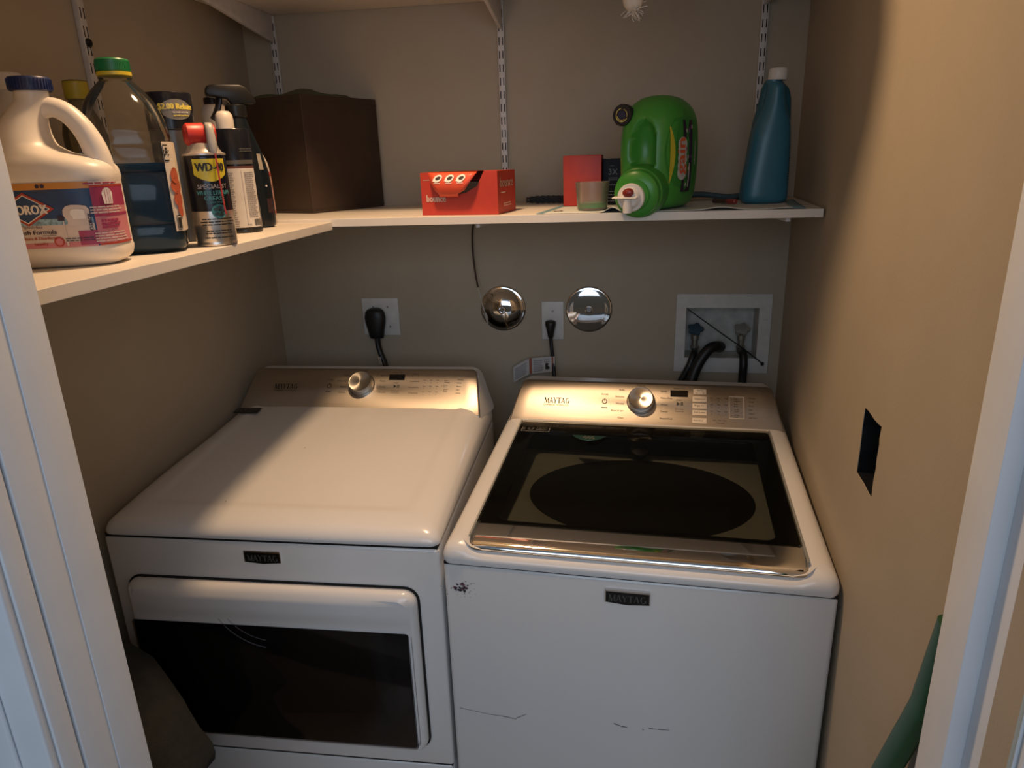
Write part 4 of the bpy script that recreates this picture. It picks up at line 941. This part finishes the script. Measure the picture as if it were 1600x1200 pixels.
for k, mi, o in ((1.0, 'red', .0018), (.86, 'white', .0021), (.80, 'navy', .0024)):
    strip_poly([x*k for x in xs_], lambda x: -dia(k)(x), dia(k), TC-20, ZC, mi, o)
write(lb, 'CLOROX', .017, la(TC, ZC-.0062, .0032), LT['white'], width=.052, bold=.0008)
write(lb, 'Splash-less', .0055, la(TC+.004, .0545), LT['ink']); write(lb, 'Fresh Formula', .0082, la(TC+.0065, .0465), LT['ink'], width=.05, bold=.0002)
lb.quad(*[la(TC, .0445, .0018)(a, b) for a, b in ((-.02, 0), (.03, 0), (.03, .0006), (-.02, .0006))], LT['ink'])
write(lb, 'Whitens & Disinfects', .0055, la(TC+.006, .0395), LT['red'], width=.048, bold=.0002); write(lb, 'Laundry', .005, la(TC+.010, .0325), LT['red'], bold=.0002)
shp([(.0065*math.cos(q), .0065*math.sin(q)) for q in [2*PI*k/16 for k in range(16)]], .05, .036, 'red', .0018); shp([(.0045*math.cos(q), .0045*math.sin(q)) for q in [2*PI*k/16 for k in range(16)]], .05, .036, 'pink', .0021)
# small picture of a pouring jug
jug = [(-.017, .004), (-.016, .011), (-.012, .0155), (-.005, .017), (.004, .0165), (.011, .015), (.014, .011), (.0145, -.006), (.012, -.010), (-.010, -.0105), (-.0135, -.0085), (-.0125, -.004)]
shp(jug, .34, .066, 'cream', .0022); shp([(x*.55+.001, y*.5+.001) for x, y in jug], .34, .068, 'white', .0026)
lb.quad(*[lf(.13, .030, .0022)(a, b) for a, b in ((-.0012, 0), (.0012, 0), (.0008, .034), (-.0008, .034))], LT['cream'])
shp([(-.004, -.003), (.004, -.003), (.003, .003), (-.003, .004)], .11, .066, 'ink', .0024)
write(lb, 'CLOROX', .0058, lambda x, y: lf(.58, .060, .003)(-y+.000, x), LT['ink'], width=.022, bold=.0004)
# shirt pictogram, small print, barcode-like block
shp([(-.006, -.010), (.006, -.010), (.0075, .004), (.005, .009), (.002, .011), (-.002, .011), (-.005, .009), (-.0075, .004)], 1.08, .0920, 'white', .003)
for k in range(3): lb.quad(*[lf(1.08, .0920, .0034)(a, b) for a, b in ((-.004+.0035*k, -.009), (-.0033+.0035*k, -.009), (-.0033+.0035*k, .009), (-.004+.0035*k, .009))], LT['magenta'])
bars(lb, -.024, .03, 0, .011, 3, lf(1.08, .0705), LT['cream'], fill=.4); bars(lb, -.014, .016, 0, .013, 3, lf(1.08, .050), LT['magenta'], fill=.75); bars(lb, -.024, .03, 0, .014, 4, lf(1.08, .033), LT['cream'], fill=.4)
bars(lb, -.026, .030, 0, .003, 1, lf(1.08, .1085), LT['magenta'], fill=.6); bars(lb, -.02, .02, 0, .006, 2, lf(.35, .036), LT['ink'], fill=.4)
write(lb, 'BONUS', .0068, lf(-.45, .1055), LT['ink'], width=.03, bold=.0003)
for dx in (0, .006): shp([(-.002+dx, -.0022), (.002+dx, -.0022), (.0025+dx, .0012), (0+dx, .003), (-.0025+dx, .0012)], .0, .1078, 'ink', .0024)
lb.build('label', [mat('lab_navy', (.018, .055, .15), .4, var=.25, nscale=25), mat('lab_orange', (.55, .24, .05), .4), mat('lab_pink', (.55, .20, .24), .4), mat('lab_magenta', (.33, .035, .10), .4), mat('lab_cream', (.62, .53, .49), .45), mat('lab_red', (.42, .05, .03), .4), mat('lab_white', (.80, .76, .72), .4), mat('lab_ink', (.03, .02, .05), .5), mat('lab_sky', (.22, .36, .46), .45, var=.5, nscale=220)], cj, smooth=False)
mb = MB(); f_ = lambda x, y: CS.pt(-.62-y/.045, .178+x, .0012)
write(mb, 'CLOROX', .017, f_, width=.05, bold=.0006); mb.build('embossed_name', CW, cj, smooth=False)
# big clear bottle with blue liquid
pb = empty('juice_bottle', 'large clear plastic bottle half full of dark blue liquid', 'bottle', (-.5385, -.957, ZLS+.0005), .55)
PET = clear('pet_plastic', (.97, .96, .93), .08, 1.28, haze=.018, hazecol=(.55, .5, .42))
PR = [(0, .050, .050, 0, 0, 4), (.003, .058, .058, 0, 0, 4.2), (.010, .0635, .0635, 0, 0, 4.4), (.040, .0645, .0645, 0, 0, 4.4), (.044, .0625, .0625, 0, 0, 4.4), (.048, .0645, .0645, 0, 0, 4.4), (.085, .0640, .0640, 0, 0, 4.2), (.118, .064, .064, 0, 0, 4), (.1215, .0615, .0615, 0, 0, 4), (.125, .064, .064, 0, 0, 4), (.160, .0635, .0635, 0, 0, 3.6), (.165, .0615, .0615, 0, 0, 3.4), (.170, .063, .063, 0, 0, 3.2), (.185, .061, .061, 0, 0, 2.8), (.205, .056, .056, 0, 0, 2.5), (.224, .048, .048, 0, 0, 2.2), (.240, .036, .036, 0, 0, 2), (.2505, .0255, .0255, 0, 0, 2), (.2545, .0215, .0215, 0, 0, 2), (.257, .0235, .0235, 0, 0, 2), (.259, .0215, .0215, 0, 0, 2), (.270, .0205, .0205, 0, 0, 2)]
PS = Surf(PR); PS.mesh(m_ := MB(), 72); m_.build('bottle_body', PET, pb, ang=50)
LQ = Surf([(r[0]+(.002 if i == 0 else 0), r[1]-.0035, r[2]-.0035, 0, 0, r[5]) for i, r in enumerate(PR) if r[0] < .13]+[(.1345, .0600, .0600, 0, 0, 3.8)])
LQ.mesh(m_ := MB(), 72); m_.build('liquid', mat('liquid_blue', (.002, .034, .072), .3, var=.05, spec=.1), pb, ang=50)
CP = mat('cap_green', (.012, .16, .05), .4)
mb = MB(); mb.lathe([(.0222, .2655), (.0232, .2665), (.0232, .2815), (.022, .2832), (.0001, .2836)], 44)
for k in range(60): mb.box(.0230, .0237, -.0006, .0006, .268, .280, X=Matrix.Rotation(2*PI*k/60, 4, 'Z'))
mb.build('screw_cap', CP, pb); MB().lathe([(.0228, .2595), (.0240, .2602), (.0240, .2652), (.0228, .2655)], 44).build('cap_ring', mat('cap_ring_yellow', (.52, .40, .03), .45), pb)
lb2 = MB(); t0_, t1_ = .62, 2.4
PS2 = Surf([(.03, .0655, .0655, 0, 0, 4.3), (.168, .0650, .0650, 0, 0, 3.6)])
PS2.patch(lb2, t0_, t1_, .032, .164, .0003, 24, 6, 0); F2 = lambda th, z: PS2.fn(th, z, .065, .0020)
PS2.patch(lb2, .66, .86, .136, .160, .0010, 4, 1, 1); PS2.patch(lb2, .675, .845, .138, .158, .0014, 4, 1, 0)
for dx, dz, r in ((0, .006, .002), (0, .001, .0025), (-.003, -.003, .0014), (.003, -.003, .0014), (-.004, .003, .0012), (.004, .003, .0012)): lb2.poly([F2(.76, .148)(dx+r*math.cos(q), dz+r*math.sin(q)) + V((0, 0, 0)) for q in [2*PI*k/10 for k in range(10)]], 1)
for z, a in ((.065, .006), (.08, .010), (.10, .012), (.115, .009)): lb2.poly([F2(.98, z)(a*math.cos(q), .012*math.sin(q)) for q in [2*PI*k/14 for k in range(14)]], 2)
PS2.patch(lb2, .70, .90, .034, .056, .0010, 4, 1, 1); PS2.patch(lb2, .71, .89, .0355, .0545, .0014, 4, 1, 0)
for k in range(8): lb2.quad(*[F2(.72+.02*k, .0365)(a, b) for a, b in ((0, 0), (.0007, 0), (.0007, .016), (0, .016))], 1)
lb2.build('label', [mat('pet_label', (.60, .52, .43), .5), INK, mat('pet_red', (.42, .09, .04), .5)], pb, smooth=False)
# bottle with yellow cap, far back
def small_bottle(name, label, loc, r, h, cap_r, cap_h, m, cm, body='bottle_body', sh=.75):
    e = empty(name, label, 'bottle', loc)
    MB().lathe([(r*.85, 0), (r, .004), (r, h*sh), (r*.9, h*(sh+.07)), (cap_r*1.05, h*(sh+.18)), (cap_r*.85, h*(sh+.2)), (cap_r*.85, h)], 36).build(body, m, e, ang=50)
    MB().lathe([(cap_r, h-.004), (cap_r*1.04, h-.002), (cap_r*1.04, h+cap_h-.002), (cap_r*.95, h+cap_h), (.0001, h+cap_h+.0003)], 32).build('screw_cap', cm, e)
    return e
yb = small_bottle('cleaner_bottle', 'yellow capped bottle behind the clear blue bottle', (-.742, -.785, ZLS+.0005), .036, .252, .0195, .026, clear('amber_plastic', (.7, .66, .5), .1, 1.4, haze=.35, hazecol=(.25, .22, .14)), mat('cap_yellow2', (.42, .34, .03), .45))
MB().lathe([(.0196, .2785), (.013, .2800), (.0001, .2804)], 28).build('cap_top', mat('cap_brown', (.05, .03, .02), .5), yb)
small_bottle('cleaner_bottle', 'white capped jug behind the bleach jug', (-.752, -.925, ZLS+.0005), .038, .256, .0215, .022, mat('jug_pale', (.55, .52, .48), .5), mat('cap_pale', (.62, .58, .54), .5))
hb = small_bottle('cleaner_bottle', 'white bottle with black trigger half hidden behind the tall black can', (-.645, -.695, ZLS+.0005), .030, .236, .018, .022, mat('bottle_pale', (.58, .54, .49), .45), mat('cap_pale', (.62, .58, .54), .5))
MB().box(.0, .026, -.03, -.012, .222, .244, .003).build('trigger', BLACK, hb)
# lubricant can
def can(name, label, loc, rz=0.): return empty(name, label, 'spray can', loc, rz)
SIL = mat('can_silver', (.60, .54, .47), .28, metal=.9, var=.03); CBL = mat('can_black', (.007, .008, .013), .22, var=.1, spec=.35)
wd = can('spray_can', 'small lubricant spray can with red cap and straw at the shelf edge', (-.459, -.882, ZLS+.0005), .70)
cr_ = .0325
wdB = MB(); wdB.lathe([(.030, 0), (.0322, .001), (.0328, .004), (.032, .006), (cr_, .008), (cr_, .0565)], 48, 0, cap1=False); wdB.build('can_base', SIL, wd, ang=40)
MB().lathe([(cr_, .0565), (cr_, .141), (.0318, .1435)], 48, 0, None, False, False).build('can_label', CBL, wd, ang=40)
MB().lathe([(.0315, .1432), (.0333, .144), (.0333, .1465), (.031, .1475), (.0285, .1485), (.0245, .155), (.022, .162), (.020, .163), (.0001, .163)], 48).build('can_dome', mat('can_dome', (.50, .45, .40), .35, metal=.6), wd, ang=40)
WS = cyl(cr_, 0, .15); A0 = .03
f_ = lambda z, o=.0012, th=A0: WS.fn(th, z, cr_, o)
mb = MB()
def arcpoly(xs, lo, hi, z, mi, o, th=A0):
    for a, b in zip(xs, xs[1:]): mb.quad(*[WS.fn(th, z, cr_, o)(x, y) for x, y in ((a, lo(a)), (b, lo(b)), (b, hi(b)), (a, hi(a)))], mi)
xs_ = [-.0265+.0053*i for i in range(11)]
arcpoly(xs_, lambda x: .103+.011*abs(x/.0265)**1.7-.0, lambda x: .1385, 0, 0, .0006)
write(mb, 'WD-40', .0185, f_(.1195), 1, width=.045, bold=.0008)
write(mb, 'SPECIALIST', .0095, f_(.0925), 2, width=.047, bold=.0003)
write(mb, 'WHITE LITHIUM', .0095, f_(.0825), 3, width=.052, bold=.0004); write(mb, 'GREASE', .0095, f_(.0740), 3, width=.031, bold=.0004); write(mb, 'LUBRICANT', .0048, f_(.0690), 3, width=.026)
mb.poly([f_(.0560, .001)(.004+.012*math.cos(q), .0115*math.sin(q)) for q in [2*PI*k/20 for k in range(20)]], 3)
for q0 in range(5): mb.poly([f_(.0560, .0016)(.004+.0045*math.cos(q)+.005*math.cos(q0*1.3), .003*math.sin(q)+.006*math.sin(q0*1.3)) for q in [2*PI*k/10 for k in range(10)]], 4)
for z, wd_ in ((.043, .05), (.0385, .056), (.034, .052), (.024, .04), (.02, .044), (.013, .048)): bars(mb, -wd_/2, wd_/2, 0, .003, 1, f_(z), 1, fill=.6, rag=0)
mb.build('can_lettering', [mat('wd_yellow', (.62, .50, .03), .4), INK, mat('wd_white', (.34, .31, .30), .45), mat('wd_teal', (.05, .22, .22), .45), mat('wd_dark', (.02, .05, .05), .5)], wd, smooth=False)
mb = MB(); X = Matrix.Translation((-.003, 0, .176)) @ Matrix.Rotation(PI/2, 4, 'Y')
mb.lathe([(.0155, -.016), (.0172, -.0145), (.0175, .010), (.016, .012)], 36, X=X @ Matrix.Translation((0, -.002, -.004)) @ Matrix.Scale(1.05, 4, (1, 0, 0)))
mb.lathe([(.012, -.019), (.0155, -.016)], 36, X=X @ Matrix.Translation((0, -.002, -.004)) @ Matrix.Scale(1.05, 4, (1, 0, 0)))
mb.lathe([(.0145, -.0045), (.0165, -.003), (.0165, .0045), (.015, .006)], 32, X=X @ Matrix.Translation((0, -.002, .0185)))
mb.build('spray_cap', mat('cap_red', (.48, .030, .022), .4), wd, ang=40)
mb = MB(); rings = []
for y, z, wx_ in ((-.012, .194, .005), (-.018, .190, .0062), (-.0215, .183, .0060), (-.024, .173, .0066), (-.026, .163, .0068), (-.0275, .154, .0062), (-.028, .147, .0040), (-.028, .144, .002)):
    rings.append([V((.0115+wx_*math.cos(q), y+.0045*math.sin(q), z)) for q in [2*PI*k/14 for k in range(14)]])
mb.loft(rings); mb.build('lever', mat('lever_grey', (.36, .34, .31), .4), wd, ang=60)
mb = MB(); mb.tube([(.012, -.0335, .146), (.0125, -.0345, .11), (.0135, -.0352, .07), (.0145, -.035, .05)], .0013, 8); mb.build('red_straw', mat('straw_red', (.50, .04, .03), .35), wd)
# tall can with rebate sticker
rb = can('spray_can', 'tall black spray can with two dollar rebate sticker', (-.560, -.800, ZLS+.0005), .70)
rr_ = .0375
MB().lathe([(.035, 0), (.0372, .001), (.0375, .006), (rr_, .188)], 48, cap1=False).build('can_body', mat('can_grey', (.075, .075, .075), .3, metal=.3), rb, ang=40)
MB().lathe([(.0366, .188), (.0384, .190), (.0384, .247), (.0372, .2495), (.034, .2500), (.0001, .2503)], 48).build('can_cap', CBL, rb, ang=40)
RS = cyl(.0385, .185, .25); mb = MB(); f_ = lambda z, o=.0014, th=.20: RS.fn(th, z, .0385, o)
n_ = 12; xs_ = [-.027+.054*i/n_ for i in range(n_+1)]
for a, b in zip(xs_, xs_[1:]):
    e0, e1 = [.0165*math.sqrt(max(0, 1-(x/.0272)**2)) for x in (a, b)]; mb.quad(*[f_(.221, .0008)(x, y) for x, y in ((a, -e0), (b, -e1), (b, e1), (a, e0))], 0)
write(mb, '$2.00 Rebate', .0135, f_(.2215), 1, width=.058, bold=.0009)
write(mb, 'by mail with this', .0038, lambda x, y: f_(.2155, .0016)(x+.006, y), 2, width=.026, bold=.0002); write(mb, 'special purchase', .0038, lambda x, y: f_(.2105, .0016)(x+.006, y), 1, width=.026, bold=.0002)
R2 = cyl(rr_, 0, .19); bars(mb, -.010, .020, .10, .178, 16, R2.fn(.75, 0, rr_, .001), 2, fill=.4)
mb.build('can_sticker', [mat('sticker_grey', (.16, .155, .145), .45), mat('sticker_yellow', (.66, .55, .10), .4), mat('sticker_ink', (.60, .57, .52), .45)], rb, smooth=False)
# can with white text label
ec = can('spray_can', 'black spray can with white printed text label', (-.532, -.655, ZLS+.0005), .72)
er = .0355
MB().lathe([(.033, 0), (.0352, .001), (.0357, .005), (.0345, .008)], 48, cap1=False).build('can_base', mat('can_rim', (.05, .05, .05), .3, metal=.6), ec)
MB().lathe([(.0345, .008), (er, .0095), (er, .193), (.034, .195), (.0001, .1952)], 48, cap0=False).build('can_body', CBL, ec, ang=40)
ES = cyl(er, 0, .2); mb = MB(); ES.patch(mb, -1.5, .92, .0105, .122, .0006, 30, 3, 0); ES.patch(mb, -1.5, .92, .122, .1265, .0006, 30, 1, 3); ES.patch(mb, -1.5, .92, .130, .1375, .0006, 30, 1, 4)
f_ = lambda th, z, o=.0012: ES.fn(th, z, er, o)
bars(mb, -.021, .0, .012, .117, 24, f_(-.42, 0), 1, fill=.42); bars(mb, -.001, .021, .030, .117, 24, f_(.2, 0), 1, fill=.42)
mb.quad(*[f_(.03, 0)(a, b) for a, b in ((-.0005, .02), (0, .02), (0, .118), (-.0005, .118))], 1)
mb.quad(*[f_(.20, 0)(a, b) for a, b in ((-.001, .1135), (.022, .1135), (.022, .1145), (-.001, .1145))], 1)
for k in range(11): mb.quad(*[f_(.62, 0, .0014)(-.007+.0016*k+a, b) for a, b in ((0, .013), (.0009 if k % 3 else .0005, .013), (.0009 if k % 3 else .0005, .026), (0, .026))], 2)
write(mb, '5oz', .006, f_(.1, .014), 2); bars(mb, -.004, .026, 0, .008, 2, f_(.2, .153), 4, fill=.4, rag=.1)
write(mb, 'K', .009, f_(-.62, .130), 4)
mb.build('can_label', [mat('label_paper', (.60, .57, .54), .5), mat('label_grey_ink', (.24, .22, .22), .6), INK, mat('label_brown', (.12, .04, .03), .5), mat('label_dim', (.09, .085, .08), .4)], ec, smooth=False)
mb = MB(); mb.lathe([(.0165, .194), (.0165, .212), (.0150, .221), (.0105, .227), (.0001, .2285)], 28, X=Matrix.Translation((-.009, -.004, 0))); mb.build('nozzle_cap', mat('nozzle_cream', (.60, .55, .49), .45), ec, ang=60)
# white bottle with rounded shoulder, behind that can
eb = empty('cleaner_bottle', 'white round shouldered bottle behind the text label can', 'bottle', (-.648, -.50, ZLS+.0005))
MB().lathe([(.024, 0), (.027, .003), (.027, .225), (.0262, .24), (.0235, .250), (.019, .254), (.0001, .2545)], 40).build('bottle_body', mat('bottle_cream', (.60, .55, .49), .45), eb, ang=60)
MB().lathe([(.019, .254), (.019, .266), (.0175, .268), (.0001, .2682)], 28).build('screw_cap', BLACK, eb)
# black trigger spray bottle
tb = empty('trigger_bottle', 'black trigger spray bottle beside the brown bin', 'spray bottle', (-.560, -.560, ZLS+.0005), .62)
TBM = mat('bottle_black', (.006, .010, .014), .28, var=.1, spec=.3)
TS = dense(Surf([(0, .038, .026, 0, 0, 2.6), (.003, .043, .030, 0, 0, 2.8), (.010, .045, .032, 0, 0, 2.8), (.06, .045, .032, 0, 0, 2.6), (.11, .043, .031, 0, 0, 2.5), (.15, .037, .029, -.002, 0, 2.3), (.185, .028, .025, -.004, 0, 2.1), (.21, .0205, .0205, -.005, 0, 2), (.228, .017, .017, -.005, 0, 2)]), .006)
TS.mesh(m_ := MB(), 56); m_.build('bottle_body', TBM, tb, ang=70)
mb = MB(); mb.lathe([(.0195, .222), (.021, .224), (.021, .244), (.019, .246), (.017, .247)], 32, X=Matrix.Translation((-.005, 0, 0))); mb.build('collar', BLACK, tb)
mb = MB(); mb.prism([(-.058, .262), (-.060, .270), (-.056, .281), (-.040, .2845), (.008, .2845), (.020, .279), (.030, .264), (.036, .250), (.030, .247), (.012, .247), (-.012, .245), (-.020, .256), (-.044, .260)], XZ, -.0135, .0135, b=.003); mb.build('spray_head', BLACK, tb, ang=50)
mb = MB(); mb.tube([(-.034, 0, .260), (-.036, 0, .250), (-.040, 0, .238), (-.047, 0, .225), (-.052, 0, .218)], .005, 10, flat=1.4); mb.build('trigger', BLACK, tb)
mb = MB(); TS.patch(mb, .5, .78, .118, .150, .0008, 4, 2, 0); TS.patch(mb, .55, 1.0, .030, .060, .0008, 4, 2, 1); mb.lathe([(.0022, 0), (.0012, .001)], 8, X=Matrix.Translation(TS.pt(.66, .085, .0006)) @ Matrix.Rotation(PI/2, 4, 'X'), mi=2)
mb.build('label', [mat('tb_cream', (.30, .27, .22), .5), mat('tb_maroon', (.03, .012, .014), .5), mat('tb_white', (.6, .58, .55), .4)], tb, smooth=False)
# slim white bottle with red stripe
sb = empty('slim_bottle', 'slim white bottle with red stripe between black sprayer and brown bin', 'bottle', (-.580, -.488, ZLS+.0005), .5)
SS = dense(Surf([(0, .030, .024, 0, 0, 2.6), (.004, .033, .026, 0, 0, 2.6), (.10, .032, .026, 0, 0, 2.5), (.13, .029, .024, 0, 0, 2.3), (.15, .021, .018, 0, 0, 2), (.158, .012, .012, 0, 0, 2)]), .006)
SS.mesh(m_ := MB(), 40); m_.build('bottle_body', mat('slim_white', (.55, .50, .44), .45), sb, ang=70)
MB().lathe([(.0125, .156), (.0125, .172), (.010, .174)], 24).build('screw_cap', mat('slim_cap', (.5, .46, .42), .45), sb)
mb = MB(); SS.patch(mb, -.6, 2.2, .02, .115, .0006, 24, 4, 0); SS.patch(mb, -.6, 2.2, .105, .112, .0009, 24, 1, 1); SS.patch(mb, -.6, 2.2, .024, .029, .0009, 24, 1, 1)
mb.build('label', [mat('slim_pink', (.42, .24, .20), .5), mat('slim_red', (.35, .05, .04), .5)], sb, smooth=False)

# ================================================================== FLOOR-LEVEL THINGS
mb = MB(); rnd = random.Random(4); rings = []
for z, hx, hy, cx, cy in ((0, .075, .10, -.72, -1.09), (.02, .082, .11, -.72, -1.09), (.2, .08, .105, -.72, -1.08), (.38, .082, .10, -.715, -1.07), (.44, .105, .105, -.70, -1.06), (.475, .132, .11, -.692, -1.05), (.50, .134, .11, -.692, -1.05), (.53, .118, .105, -.695, -1.05), (.57, .105, .10, -.70, -1.045), (.62, .088, .09, -.712, -1.04), (.67, .066, .08, -.728, -1.03), (.71, .045, .065, -.745, -1.03), (.74, .028, .045, -.757, -1.03), (.755, .008, .01, -.762, -1.03)):
    rings.append([V((max(XL+.004, cx+hx*math.cos(q)*(1+.05*math.sin(6*q+z*9)+rnd.uniform(-.015, .015))), cy+hy*math.sin(q)*(1+.06*math.sin(5*q+z*14)), z)) for q in [2*PI*k/32 for k in range(32)]])
tag(mb.loft(rings).build('laundry_bag', mat('bag_grey', (.022, .023, .020), .9, var=.2, nscale=60, bump=.6, bscale=350), ang=80), 'dark grey cloth laundry bag slumped before the dryer', 'laundry bag')
bh_ = empty('broom', 'green broom handle leaning in the corner by the right door jamb', 'broom', (.49, -1.06, 0))
mb = MB(); rings = []
for x, y, z, k in ((0, 0, .10, .8), (.018, -.071, .35, .9), (.038, -.149, .62, 1), (.0545, -.213, .84, 1), (.0665, -.258, 1.00, 1), (.067, -.272, 1.08, .9), (.066, -.281, 1.13, .7)):
    rings.append([V((x+.0095*math.sin(q), y+.021*k*math.cos(q), z)) for q in [2*PI*i/20 for i in range(20)]])
mb.loft(rings).build('handle', mat('broom_green', (.012, .075, .030), .35, var=.08), bh_)
mb = MB(); mb.loft([[V((sx*(.016+.055*k)*1.0, sy*(.014+.012*k), .12-.12*k)) for sx, sy in ((-1, -1), (1, -1), (1, 1), (-1, 1))] for k in (0, .35, 1)]); mb.build('bristle_head', mat('broom_dark', (.02, .05, .03), .9), bh_, ang=30)
